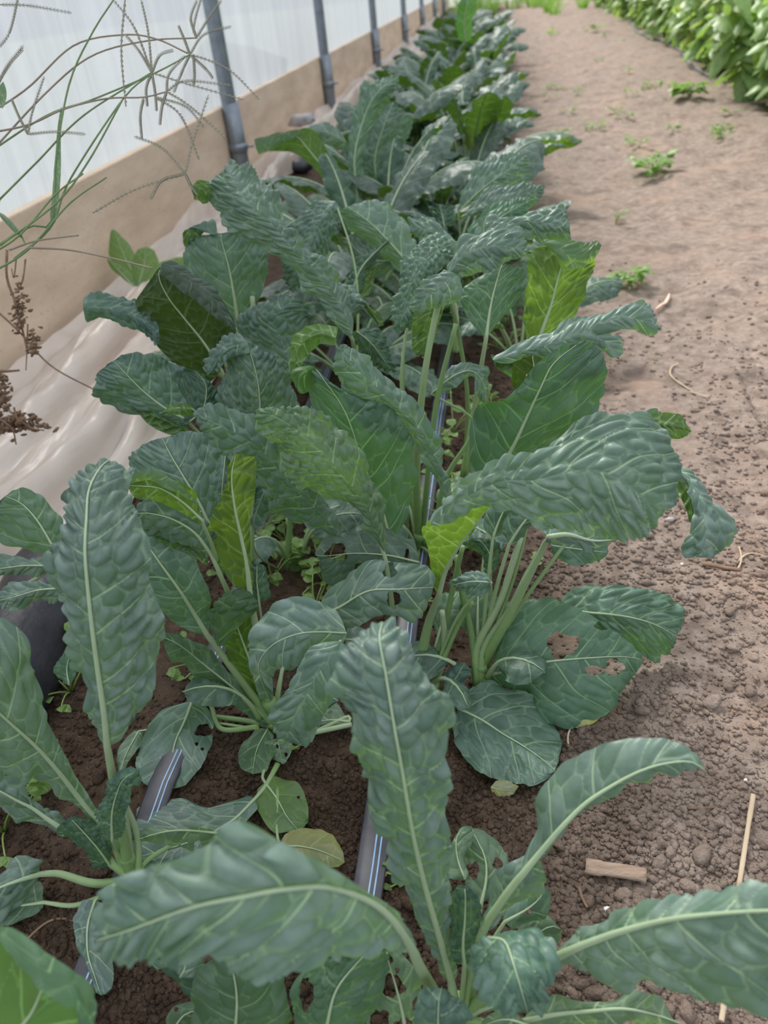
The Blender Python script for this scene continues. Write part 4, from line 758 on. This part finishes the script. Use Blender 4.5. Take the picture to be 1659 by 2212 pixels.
# ------------------------------------------------------------------ kale further up the bed (built once, then copied)
def free_blade(name, par, az, L, W, e0, e1, b, cs, twist, mt, seed, r0=.01, z0=.02, step=.0045, rib=.0024, col=None, curl=.45, droop_t=.55):
    n = 9; t = np.linspace(0, 1, n); el = math.radians(e0)+(math.radians(e1)-math.radians(e0))*t**1.6
    dl = L/(n-1); rr = r0+np.concatenate([[0], np.cumsum(np.cos(el[:-1])*dl)]); zz = z0+np.concatenate([[0], np.cumsum(np.sin(el[:-1])*dl)])
    wob = az+.35*twist*t; c, s = np.cos(wob), np.sin(wob)
    M = np.stack([rr*c, rr*s, zz], 1)
    T = np.stack([np.cos(el)*c, np.cos(el)*s, np.sin(el)], 1); Hh = np.stack([-s, c, 0*s], 1); Nn = np.cross(T, Hh); Nn *= np.sign(Nn[:, 2].sum()+1e-6) if abs(Nn[:, 2].sum()) > .5 else 1
    ks = 3; w_ = np.interp(t[ks:], [.3, .45, .7, .9, 1], [.10, .55, 1, .85, .45])*W
    tw = twist*t[ks:]**2
    side = Hh[ks:]*np.cos(tw)[:, None]+Nn[ks:]*np.sin(tw)[:, None]
    Lf = M[ks:]-side*w_[:, None]-Nn[ks:]*(w_*curl)[:, None]; Rt = M[ks:]+side*w_[:, None]-Nn[ks:]*(w_*curl)[:, None]
    B = blade(M[ks:], Lf, Rt, step, b, cs, .003, .15, Nn[ks:].mean(0), seed)
    loc = par.location.copy(); par.location = (0, 0, 0); o = add_blade(name, B, mt, par, (), seed); par.location = loc
    if col: o.color = (*col, 1)
    m = B[8][::3]; pts = np.vstack([spline(M[:ks+1], 9)[:-1], m])
    ra = np.concatenate([np.linspace(rib*1.7, rib*1.1, 8), rib*np.linspace(1.05, .2, len(m))])
    V, F, c2, uv = tube_arrays(pts, ra, 6); F3 = np.vstack([F[:, [0, 1, 2]], F[:, [0, 2, 3]], np.array(c2)])
    mesh('midrib', V, F3, M_rib, o, uv=uv); return o
far_src = []
for k in range(5):
    e = empty('kale_plant', (0, 0, 0), 'x', 'kale'); R = random.Random(40+k)
    z_ = np.linspace(-.02, .07, 6); tube('stem', np.stack([0*z_, 0*z_, z_], 1), .009, M_stem, e, 8)
    n = 12
    for q in range(n):
        az = q*2.4+R.uniform(-.3, .3); y_ = q/(n-1); L = R.uniform(.27, .36)*(1-.25*(1-y_)); inner = y_ > .8
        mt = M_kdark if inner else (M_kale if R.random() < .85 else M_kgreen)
        v = R.uniform(.62, .9)
        free_blade('leaf', e, az, L*(.7 if inner else 1.0)*(.8 if y_ < .3 else 1), R.uniform(.036, .052)*(.6 if inner else 1), 46+36*y_+R.uniform(-6, 8), R.uniform(-80, -5)+40*y_,
                   R.uniform(.5, 1.3), .012, R.uniform(-.7, .7), mt, 500+k*20+q, z0=.02+.05*y_, col=(v, v, v))
    far_src.append(e)
spots = []
R = random.Random(5)
for row, x0 in enumerate((-.25, -.10)):
    y = 1.36+.10*row
    while y < 6.8:
        spots.append((x0+R.uniform(-.025, .025)-.018*max(0, y-3)*0, y, R.uniform(.85, 1.12))); y += R.uniform(.22, .28)*(1 if y < 3 else 1.12)
spots.sort(key=lambda s: s[1]); cnt = {}
for k, (x, y, sc_) in enumerate(spots):
    o = far_src[k] if k < 5 else copy_tree(far_src[k % 5])
    o.location = (x, y, float(gh(x, y, False))); o.rotation_euler = (0, 0, R.uniform(0, 6.28)); o.scale = (sc_*1.12,)*3
    rw = 'left' if x < -.18 else 'path-side'; cnt[rw] = cnt.get(rw, 0)+1; nn = ['first', 'second', 'third', 'fourth', 'fifth', 'sixth', 'seventh', 'eighth']
    if cnt[rw] <= 8: tag(o, 'far kale plant in the %s row, %s behind the plants with single big leaves' % (rw, nn[cnt[rw]-1]), 'kale', 'kale plants far up the bed')
    else: tag(o, 'small dark kale plant among the farthest ones at the top of the bed', 'kale', 'kale plants far up the bed')

for key, nf, zz in (('K3', 3, 0), ('K4', 3, 0), ('K5', 4, 0), ('K6', 6, 0), ('K7', 6, 0), ('K8', 6, 0), ('K9', 7, 0), ('K10', 8, 0), ('K11', 8, 0), ('K12', 7, 0), ('K13', 9, 0), ('K14', 9, 0)):
    pl = plants[key]; big = 1.0 if key in ('K9', 'K10', 'K11', 'K12', 'K13', 'K14') else .62; big = .42 if key in ('K3', 'K4', 'K5') else big
    for q in range(nf):
        v = R.uniform(.7, .95)
        free_blade('leaf', pl, q*2.4+R.uniform(-.4, .4)+1, R.uniform(.16, .23)*big, R.uniform(.024, .036)*big**.6, R.uniform(40, 80), R.uniform(-70, -10), R.uniform(.4, 1.3), .0105, R.uniform(-.6, .6), M_kale if q % 3 else M_kgreen, 900+q+nf*17, z0=.02, step=.003, rib=.0018, col=(v*.9, v, v*.9))
# low old leaves and undergrowth around the hand-built plants
def weed(px, py, n, size, lab, grp, key=None, tall=1.0, mt=None, name='weed_plant', cat='weed'):
    p = G(px, py); z = float(gh(p[0], p[1])); e = empty(name, (p[0], p[1], z), lab, cat, grp); R = random.Random(int(px*7+py))
    for q in range(n):
        az = R.uniform(0, 6.28); L = size*R.uniform(.6, 1.2)*tall; el = R.uniform(45, 85)
        pts = []; 
        for t in np.linspace(0, 1, 6):
            r = L*t*math.cos(math.radians(el))+.3*L*t*t; pts.append([p[0]+r*math.cos(az), p[1]+r*math.sin(az), z+L*t*math.sin(math.radians(el))-.2*L*t*t])
        s_ = tube('stem', pts, np.linspace(.0011, .0007, 6), M_wstem, e, 5)
        for k in range(R.randint(2, 4)):
            t = R.uniform(.55, 1); b0 = np.array(pts[5])*t+np.array(pts[0])*(1-t) if k else np.array(pts[5])
            a2 = az+R.uniform(-1.6, 1.6); l = size*R.uniform(.18, .34); w_ = l*R.uniform(.3, .42); dz = R.uniform(-.2, .5)
            d_ = np.array([math.cos(a2), math.sin(a2), dz]); sd = np.array([-math.sin(a2), math.cos(a2), R.uniform(-.3, .3)])
            M = [b0+d_*l*u for u in (0, .33, .66, 1)]; M[3] = M[3]-np.array([0, 0, l*.2]); ww = [.15, 1, .9, .15]
            B = blade(M, [M[i]-sd*w_*ww[i] for i in range(4)], [M[i]+sd*w_*ww[i] for i in range(4)], .0022, .4, .006, .0004, .1, np.array([0, 0, 1.0]), q*7+k, .15, .1)
            add_blade('leaf', B, mt or M_weed, e, (), q)
    return e
for px, py, n, s, wh in [(980, 1120, 6, 0.06, 'behind the petiole of the great arching blade, lowest of the clump'),
     (960, 1060, 7, 0.06, 'in the middle gap right of the thick upright stalk'),
     (1000, 1180, 6, 0.05, 'at the stalks of the right-edge kale'),
     (940, 1000, 6, 0.055, 'between the thick upright stalk and the big dark leaf'),
     (700, 1260, 7, 0.06, 'beside the dark leaf with a round hole'),
     (620, 1180, 7, 0.06, 'under the grey folded leaf'),
     (560, 1160, 6, 0.055, 'left of the upright stem under the grey folded leaf'),
     (680, 1330, 6, 0.05, 'behind the pale grey torn leaf'),
     (500, 1290, 5, 0.05, 'behind the small dark curled leaf of the left kale'),
     (450, 1440, 5, 0.04, 'among the petioles of the left kale'),
     (860, 760, 7, 0.07, 'under the bumpy hanging leaf, lower of two'),
     (830, 700, 7, 0.07, 'under the bumpy hanging leaf, upper of two'),
     (1090, 760, 6, 0.055, 'left of the bent leaf at the path edge'),
     (870, 820, 6, 0.06, 'beside the thin stalk right of the folded diagonal leaf'),
     (720, 620, 6, 0.06, 'under the long twisted leaf'),
     (1110, 640, 6, 0.06, 'left of the backlit upright leaf'),
     (980, 950, 6, 0.06, 'left of the big dark leaf on the right'),
     (1060, 900, 6, 0.05, 'hidden behind the big dark leaf on the right'),
     (1100, 700, 6, 0.06, 'at the foot of the backlit upright leaf'),
     (840, 640, 6, 0.07, 'left of the bumpy hanging leaf'),
     (880, 1250, 5, 0.05, 'just right of the leaf with two holes'),
     (800, 1270, 5, 0.04, 'beneath the leaf with two holes'),
     (590, 1260, 6, 0.05, 'behind the left kale, right of its small dark leaf'),
     (640, 1120, 6, 0.05, 'right of the stem under the grey folded leaf'),
     (900, 1310, 4, 0.035, 'at the foot of the middle kale')]:
    weed(px, py, n, s, 'yellow-green weed '+wh, 'yellow-green weeds under the kale')
weed(150, 1490, 6, .06, 'weed with trifoliate light green leaves beside the black roll', None)
weed(870, 1895, 5, .018, 'tiny green seedling beside the drip tape, right of its end', None, name='seedling', cat='seedling')
weed(662, 1612, 4, .016, 'tiny bright seedling in dark soil left of the tall centre blade', None, name='seedling', cat='seedling')
weed(70, 1700, 6, .03, 'thin pale weed on dark soil left of the left front kale', None)
weed(1150, 1240, 2, .04, 'small green shoot on soil right of the kale stalks', None)
weed(1360, 612, 12, .085, 'pale pulled weed lying on the path past the kale', None, tall=.5)
weed(1405, 378, 16, .13, 'low green weed tuft on the far part of the path', None, tall=.5)
weed(1330, 485, 4, .045, 'two-leaved seedling on the path between the weed tufts', None, name='seedling', cat='seedling')
weed(1490, 215, 16, .17, 'flat green weed patch on the path near the basil', None, tall=.4)
weed(1190, 80, 7, .12, 'upright light green weed on the path at its far end', None, tall=.6)
weed(1290, 70, 7, .14, 'wispy light green weed on the path beside the basil row far away', None, tall=.5)
for k in range(44):
    px = random.uniform(1180, 1640); py = random.uniform(40, 330)
    weed(px, py, 3, .08, 'tiny scattered green weed on the far part of the path', 'tiny weeds on the path', tall=.5)
# leaves at lower left edge of frame, a light green weed
t = weed(5, 1790, 7, .06, 'light green weed with broad leaves at the left edge above the dark soil', None)

# broad-leaved weed against the board
def broad(px, py, items, lab):
    p = G(px, py); e = empty('broadleaf_weed', (p[0], p[1], 0), lab, 'weed'); plants['bw'] = e
    for it in items: K('bw', it, '', b=.1, mt=M_weed, col=(.75, .78, .95), rib=.0015, step=.003, fl=.2, fr=.2, ruf=.0005)
broad(300, 650, ['300,610,1.62,285,605,310,600; 272,560,1.62,238,560,290,545; 245,495,1.62', '300,615,1.6,285,610,315,610; 312,570,1.6,285,570,342,570; 315,533,1.6,298,535,330,535', '330,610,1.58,315,600,345,615;370,575,1.58,340,570,395,590;395,555,1.58',
                 '290,620,1.6,275,610,305,620; 262,590,1.6,240,580,285,590;235,560,1.6'], 'grey-green broad-leaved weed growing up against the board')

# ------------------------------------------------------------------ basil row to the right of the path
bas = []
for k in range(5):
    e = empty('basil_plant', (0, 0, 0), 'x', 'basil'); R = random.Random(90+k)
    for q in range(9):
        az = R.uniform(0, 6.28); h = R.uniform(.22, .42); sp = R.uniform(.02, .17)
        t = np.linspace(0, 1, 7); pts = np.stack([sp*t*math.cos(az), sp*t*math.sin(az), h*t], 1)
        tube('stem', pts, .003, M_wstem, e, 6)
        for u in np.linspace(.3, 1, 6):
            for sd_ in (0, 1):
                b0 = pts[0]*(1-u)+pts[-1]*u; a2 = az+u*5+sd_*math.pi+R.uniform(-.4, .4); l = R.uniform(.07, .12)*(1-.25*u); w_ = l*.30
                el = R.uniform(-.9, .1); d_ = np.array([math.cos(a2)*math.cos(el), math.sin(a2)*math.cos(el), math.sin(el)]); s2 = np.array([-math.sin(a2), math.cos(a2), R.uniform(-.3, .3)])
                M = [b0+d_*l*v for v in (0, .3, .65, 1)]; M[2] = M[2]-np.array([0, 0, l*.08]); M[3] = M[3]-np.array([0, 0, l*.3]); ww = [.12, .95, .85, .12]
                cu = np.array([0, 0, -.012])
                B = blade(M, [M[i]-s2*w_*ww[i]+cu*ww[i] for i in range(4)], [M[i]+s2*w_*ww[i]+cu*ww[i] for i in range(4)], .009, .35, .02, .001, .15, np.array([0, 0, 1.0]), q*11, .15, .1)
                o = add_blade('leaf', B, M_basil, e, (), q); v = R.uniform(.75, 1.15); o.color = (v*(1.25 if R.random() < .15 else 1), v, v*.9, 1)
    bas.append(e)
R = random.Random(11); n_ = 0
for row in range(2):
    y = 2.3
    while y < 12.5:
        x = .94+.035*(y-3)+.36*row+.14+R.uniform(-.03, .03)
        if y > 8: x += 0
        o = bas[n_] if n_ < 5 else copy_tree(bas[n_ % 5]); n_ += 1
        o.location = (x, y, 0); o.rotation_euler = (0, 0, R.uniform(0, 6.28)); o.scale = (R.uniform(1.15, 1.4),)*3
        if row == 0 and n_ <= 6: tag(o, 'light green basil plant at the path edge, %s from the camera' % ['nearest', 'second', 'third', 'fourth', 'fifth', 'sixth'][n_-1], 'basil', 'basil plants along the path')
        elif row == 0: tag(o, 'small distant basil plant further along the edge of the path', 'basil', 'basil plants along the path')
        else: tag(o, 'basil plant in the back rank behind those at the path edge', 'basil', 'basil plants along the path')
        y += .3+.06*(y > 5)*y/5
y = np.linspace(4.5, 9, 40); x = 1.02+.03*(y-3)+.035*np.sin(y*2.3)
tag(tube('irrigation_hose', np.stack([x, y, gh(x, y, False)+.008], 1), .009, simple('grey hose', (.10, .10, .10), (.2, .2, .2), 20, .5), None, 8), 'thin grey irrigation hose curving along the foot of the basil', 'hose')
# low weeds at the far end
for k in range(46):
    x = R.uniform(-.6, 2.1); yy = R.uniform(11.0, 15.5)
    if k == 0 or True:
        if k < 3:
            e = empty('grass_tuft', (x, yy, 0), 'x', 'grass')
            for q in range(26):
                a = R.uniform(0, 6.28); l = R.uniform(.15, .4); w_ = .007; c, s = math.cos(a), math.sin(a); rr = R.uniform(.02, .2)
                M = [np.array([c*rr*t, s*rr*t, l*t*(1.1-.45*t)])+np.array([c*.04, s*.04, 0]) for t in (0, .35, .7, 1)]; sd = np.array([-s, c, 0])
                V = []; 
                for i, m_ in enumerate(M): V += [m_-sd*w_*(1-i*.3), m_+sd*w_*(1-i*.3)]
                V += [v+np.array([c, s, .3])*.001 for v in V]
                F = [[2*i, 2*i+1, 2*i+3, 2*i+2] for i in range(3)]+[[8+2*i, 8+2*i+2, 8+2*i+3, 8+2*i+1] for i in range(3)]
                loc = e.location.copy(); e.location = (0, 0, 0); mesh('blade', V, F, M_weed if 'gr' not in MATS else MATS['gr'], e); e.location = loc
            MATS.setdefault('tufts', []).append(e); o = e
        else:
            o = copy_tree(MATS['tufts'][k % 3]); o.location = (x, yy, 0); o.rotation_euler = (0, 0, R.uniform(0, 6.28))
        s = R.uniform(.8, 1.5); o.scale = (s, s, s*.9)
        tag(o, 'light green grass tuft at the far end of the path', 'grass', 'grass tufts at the far end')

# ------------------------------------------------------------------ finger grass in front of the wall
def gstem(par, pts, r0, r1, mt, n=26, name='stem'): return tube(name, spline([P(*p) for p in S_(pts)], n), np.linspace(r0, r1, n), mt, par, 6)
def spike(par, pts, r=.0010):
    c = spline([P(*p) for p in S_(pts)], 22); V, F, cp, uv = tube_arrays(c, r*np.linspace(1, .6, 22), 6, .6)
    VV = [V]; FF = [F[:, [0, 1, 2]], F[:, [0, 2, 3]], np.array(cp)]; off = len(V); T = np.gradient(c, axis=0); T /= np.linalg.norm(T, axis=1)[:, None]
    for k in range(1, 21):                    # the little seeds in two ranks
        for sd in (-1, 1):
            q = c[k]; t = T[k]; b_3 = np.cross(t, [0.1, -1, .2]); b_3 /= np.linalg.norm(b_3); o_ = q+b_3*sd*r*.7
            VV.append(np.array([o_-t*r*1.2, o_+b_3*sd*r*.7, o_+t*r*2.4+b_3*sd*r*.8, o_+np.array([0, -r*.6, 0])])); FF.append(np.array([[0, 1, 3], [1, 2, 3], [0, 3, 2], [0, 2, 1]])+off); off += 4
    mesh('spike', np.vstack(VV), np.vstack(FF), M_spike, par)
def grass(base, lab, stems, spikes, leaves=()):
    p = P(*base); e = empty('finger_grass', tuple(p), lab, 'grass', 'finger grass by the film wall')
    for s, mt in stems: gstem(e, s, .0011, .0008, mt)
    for s in spikes: spike(e, s)
    for s in leaves:
        st = S_(s); M, Lf, Rt = px_strip(st, .3, .3); B = blade(M, Lf, Rt, .002, .05, .01, .0002, .1, CAMP-M[0], 3, .3, .1); add_blade('leaf', B, M_kgreen, e)
grass((-30, 560, .8), 'finger grass at the left edge with two long arching stems ending in a spray at the post',
      [('-30,250,.8;60,190,.8;160,98,.8;270,75,.8;340,85,.8;405,115,.8', M_gred), ('-30,340,.8;100,200,.8;200,120,.8;320,88,.8;425,82,.8', M_gred), ('-60,560,.8;-30,450,.8;-30,340,.8', M_grass), ('-60,560,.8;-40,400,.8;-30,250,.8', M_grass)],
      ['425,82,.8;412,40,.8;425,0,.8', '425,82,.8;418,60,.8;430,10,.8;440,-20,.8', '425,80,.8;450,40,.8;478,0,.8', '410,118,.8;440,75,.8;500,57,.8', '410,118,.8;450,130,.8;500,155,.8;560,215,.8', '410,118,.8;400,90,.8;385,55,.8', '410,118,.8;445,150,.8;460,170,.8', '410,118,.8;395,150,.8;375,200,.8', '418,118,.8;420,160,.8;418,185,.8'])
grass((-40, 640, .78), 'finger grass at the left edge with green stem rising to a spray against the film',
      [('-40,340,.78;100,250,.78;200,215,.78;330,160,.78;410,118,.78', M_grass), ('0,430,.78;80,350,.78;180,250,.78;330,155,.78', M_grass), ('-40,600,.78;-30,450,.78;-40,340,.78', M_grass), ('-50,600,.78;-20,500,.78;0,430,.78', M_grass),
       ('30,560,.78;110,490,.78;150,390,.78;265,215,.78;325,160,.78', M_grass)],
      ['328,157,.78;320,70,.78;305,0,.78', '328,157,.78;290,60,.78;245,0,.78', '328,157,.78;300,110,.78;270,75,.78', '328,157,.78;400,180,.78;525,215,.78', '328,157,.78;345,120,.78;375,108,.78', '328,157,.78;335,200,.78;338,240,.78', '328,157,.78;316,190,.78;318,230,.78'])
grass((20, 620, .76), 'finger grass with upright jointed stem and drooping fingers before the board',
      [('-20,540,.76;60,490,.76;112,480,.76;120,350,.76;150,180,.76;200,70,.76;245,0,.76', M_grass), ('-40,290,.76;60,270,.76;140,235,.76;230,213,.76;310,210,.76;360,198,.76', M_gred), ('-40,600,.76;-50,400,.76;-40,290,.76', M_gred)],
      ['270,0,.76;262,110,.76;272,230,.76', '310,212,.76;303,250,.76;306,300,.76', '335,210,.76;390,250,.76;430,345,.76', '335,210,.76;400,230,.76;440,275,.76', '360,198,.76;365,160,.76;400,120,.76', '360,198,.76;400,175,.76;500,185,.76', '360,198,.76;410,230,.76;490,300,.76', '360,198,.76;350,230,.76;345,270,.76'],
      ['112,480,.76,106,480,118,480;122,400,.76,114,400,130,400;128,280,.76,124,280,132,280;133,230,.76'])
grass((0, 700, .75), 'finger grass with low forked green blades over the board top',
      [('-20,590,.75;60,540,.75;150,440,.75;230,383,.75', M_grass), ('-40,560,.75;40,510,.75;120,420,.75;180,375,.75', M_grass), ('0,530,.75;120,440,.75;190,350,.75;265,215,.75', M_grass), ('60,535,.75;150,540,.75;250,560,.75;330,580,.75', M_gred), ('20,540,.75;80,520,.75;170,508,.75', M_gred)],
      ['60,290,.75;70,240,.75;95,165,.75', '60,290,.75;40,250,.75;25,215,.75', '60,290,.75;120,285,.75;185,290,.75', '400,375,.75;350,320,.75;290,295,.75', '400,375,.75;415,310,.75;450,205,.75', '400,375,.75;350,390,.75;325,430,.75', '400,375,.75;412,400,.75;425,420,.75', '200,460,.75;290,410,.75;400,375,.75',
       '0,10,.75;60,12,.75;155,28,.75', '40,-10,.75;20,70,.75;-10,110,.75', '-10,190,.75;20,140,.75;50,105,.75', '-10,200,.75;10,150,.75;50,98,.75'],
      ['-5,460,.75,-10,455,0,470;20,480,.75,12,465,30,500;45,505,.75,35,490,52,520;55,530,.75', '0,185,.75,-10,190,5,170;8,210,.75,-5,215,14,200;5,235,.75'])
# dead stalks by the sheet
def dead(lab, cur, base):
    e = empty('dead_stalk', tuple(P(*base)), lab, 'dried weed')
    for c, r in cur: gstem(e, c, r, r*.6, M_dry, 16)
    return e
d1 = dead('dried brown stalk with withered seed clusters hanging before the board', [('-20,660,.95;40,715,.95;110,790,.95;210,845,.95', .0014), ('15,540,.95;15,600,.95;35,660,.95;60,760,.95', .0018), ('35,560,.95;30,600,.95;25,580,.95', .001), ('55,560,.95;50,600,.95;40,630,.95', .0012), ('60,700,.95;58,760,.95;56,800,.95', .001)], (30, 640, .95))
def crumbs(par, px, py, d, w_, h_, n, mt, s=.004):
    V = []; F = []; off = 0
    for k in range(n):
        c = P(px+random.gauss(0, w_), py+random.gauss(0, h_), d+random.gauss(0, .008)); v = clod_shape(I1[0], k)*np.array([s, s*.4, s*.7])*random.uniform(.4, 1.2)
        a = random.uniform(0, 6.3); R_ = np.array([[math.cos(a), -math.sin(a), 0], [math.sin(a), math.cos(a), 0], [0, 0, 1]]); V.append(v@R_+c); F.append(I1[1]+off); off += len(v)
    return tag(mesh('withered_seed_cluster', np.vstack(V), np.vstack(F), mt, par), kind='stuff')
crumbs(d1, 42, 665, .95, 8, 28, 90, M_dry); crumbs(d1, 72, 740, .95, 9, 16, 60, M_dry)
d2 = dead('tangle of dead roots and debris at the left end of the sheet', [('-20,800,.98;10,802,.98;42,800,.98', .0022), ('-10,900,.95;25,925,.95;35,960,.95', .0014), ('0,870,.96;60,920,.95;95,930,.95', .0012), ('30,880,.95;40,910,.95;55,900,.95', .0012)], (20, 900, .96))
crumbs(d2, 30, 915, .97, 30, 12, 160, M_dry, .006); crumbs(d2, 5, 850, .97, 8, 20, 60, M_dry, .006)

# ------------------------------------------------------------------ small things on the soil
M_bark = simple('dry bark', (.26, .18, .13), (.42, .32, .25), 60, .85, .8, .003, stretch=(1, 3, 1))
def stick(name, a, b_, r, lab, cat, mt=M_straw, bend=0., flat=.6, lift=.002):
    p, q = G(*a), G(*b_); t = np.linspace(0, 1, 14)[:, None]; c = p*(1-t)+q*t; n = np.cross(q-p, [0, 0, 1.]); c = c+n*bend*np.sin(t*math.pi)
    c[:, 2] = gh(c[:, 0], c[:, 1], False)+r*flat+lift
    return tag(tube(name, c, r*(1+.3*vnoise(t[:, 0]*9, t[:, 0]*0, 5)), mt, None, 9, flat), lab, cat)
stick('bark_strip', (1264, 1885), (1392, 1912), .0058, 'split piece of dry bark lying on soil right of the kale', 'bark', M_bark, flat=.35, lift=.003)
stick('straw', (1622, 1735), (1590, 1935), .0018, 'long pale straw stalk upright in the picture at the right edge', 'straw', lift=.006)
stick('straw', (1562, 2175), (1556, 2212), .0018, 'short pale straw end below the right foreground leaf', 'straw', lift=.006)
stick('twig', (1482, 1760), (1575, 1735), .0010, 'thin curved twig on soil left of the long straw', 'twig', M_dry, .12)
stick('twig', (1250, 1925), (1268, 1968), .0011, 'short brown twig below the bark piece', 'twig', M_dry, .05)
stick('twig', (1585, 1250), (1592, 1200), .0010, 'forked pale root tip sticking up on the path at right', 'twig', M_straw, .1)
stick('twig', (1592, 1228), (1659, 1212), .0010, 'pale arched root lying on the path at the right edge', 'twig', M_straw, -.2)
stick('bark_strip', (1515, 1235), (1595, 1248), .0030, 'rough brown root piece on the path near the right edge', 'bark', M_dry)
stick('twig', (1240, 1570), (1228, 1625), .0009, 'thin pale stem on soil below the holed leaf', 'twig', M_straw, .1)
stick('twig', (55, 2030), (165, 1990), .0010, 'thin reddish root bending on dark soil at lower left', 'twig', M_dry, -.25)
stick('twig', (1465, 780), (1500, 850), .0012, 'small straw bits beside the shoe print on the path', 'twig', M_straw, .2)
stick('twig', (1490, 850), (1530, 862), .0012, 'flat straw piece just above the shoe print', 'twig', M_straw, .0)
def fleck(px, py, s, lab, mt=M_white, name='pebble', cat='pebble', k=0):
    p = G(px, py); V = clod_shape(I2[0], 70+k)*s; V = V+np.array([p[0], p[1], float(gh(p[0], p[1]))+s*.4]); tag(mesh(name, V, I2[1], mt), lab, cat)
fleck(1447, 1127, .0052, 'pale grey pebble on soil under the great arching blade', simple('grey stone', (.42, .38, .38), (.6, .55, .55), 90), k=1)
fleck(1475, 1227, .0028, 'small white pebble below the grey one', k=2)
fleck(1313, 1972, .0028, 'white and black fleck on soil above the right foreground leaf', k=3)
fleck(1243, 1792, .0015, 'tiny white perlite crumb right of the curved right leaf', k=4)
fleck(1608, 1698, .0015, 'tiny white perlite crumb near the right edge', k=5)
def petal():
    e = [P(1415, 668, 1.42), P(1412, 650, 1.40), P(1422, 636, 1.39), P(1446, 632, 1.385)]
    c = spline(e, 16); zz = gh(c[:, 0], c[:, 1], False)+.006; g_ = np.array([G(1415+31*t, 668-36*t) for t in np.linspace(0, 1, 16)]); g_[:, 0] += .006*np.sin(np.linspace(0, 3.1, 16)); g_[:, 2] = gh(g_[:, 0], g_[:, 1])+.006
    tag(tube('petal', g_, .0035*np.sin(np.linspace(.3, 2.8, 16)), simple('pink petal', (.75, .45, .45), (.85, .62, .35), 60, .6), None, 8, .4), 'curled pink and yellow petal on the path right of the far leaves', 'petal')
petal()
K('K1', '1060,1700,.60,1058,1712,1066,1690; 1085,1706,.60,1080,1722,1094,1688;1115,1706,.60', '', b=.8, cs=.006, mt=M_yel, col=(1.6, 1.5, 2.2), rib=.0004, ruf=.003)

# crumpled dead leaf and dark clod by the sheet further back
def debris(px, py, s, mt, lab, name, cat, k, up=.0):
    p = G(px, py); V = clod_shape(I2[0]*1.0, k); V = V*(1+.25*np.sin(V[:, :1]*9+k)*np.cos(V[:, 1:2]*8))*s; V[:, 2] *= .8; V = V+np.array([p[0], p[1], s*.4+up]); tag(mesh(name, V, I2[1], mt), lab, cat)
debris(650, 372, .045, M_blackfilm, 'dark rounded lump beside the sheet in the left row', 'dark_lump', 'lump', 3)
debris(665, 330, .05, simple('silver foil leaf', (.35, .34, .36), (.62, .6, .62), 30, .6), 'grey withered bundle standing at the edge of the sheet', 'withered_bundle', 'dried plant', 5, .1)
debris(715, 350, .05, simple('grey leaf litter', (.38, .37, .42), (.6, .58, .66), 30, .6), 'crumpled grey plastic scrap near the far left kale', 'plastic_scrap', 'plastic scrap', 6)

# ------------------------------------------------------------------ water drops on the leaf margins
def drops():
    I = ico(2); me = None; out = []
    for key in ('K2', 'K3', 'K5', 'K6', 'K7', 'K8', 'K10', 'K12', 'K14'):
        for lf in plants[key].children:
            if not lf.name.startswith('leaf'): continue
            n = len(lf.data.vertices); co = np.empty(n*3, np.float32); lf.data.vertices.foreach_get('co', co); co = co.reshape(-1, 3)+np.array(plants[key].location)
            for q in range(2):
                out.append(co[random.randrange(n//20)*19 % n] if random.random() < .4 else co[np.argmin(co[:, 2]+.02*rng.uniform(size=n)+ .05*rng.uniform(size=n)*(q))])
    for c in out[:110]:
        if me is None:
            o = mesh('water_drop', I[0], I[1], M_drop); me = o.data
        else: o = bpy.data.objects.new('water_drop', me); COL.objects.link(o)
        s = random.uniform(.0010, .0018); o.location = c; o.scale = (s, s, s*1.15)
        tag(o, 'tiny clear water drop beaded on a kale leaf', 'water drop', 'water drops on the kale leaves')
drops()
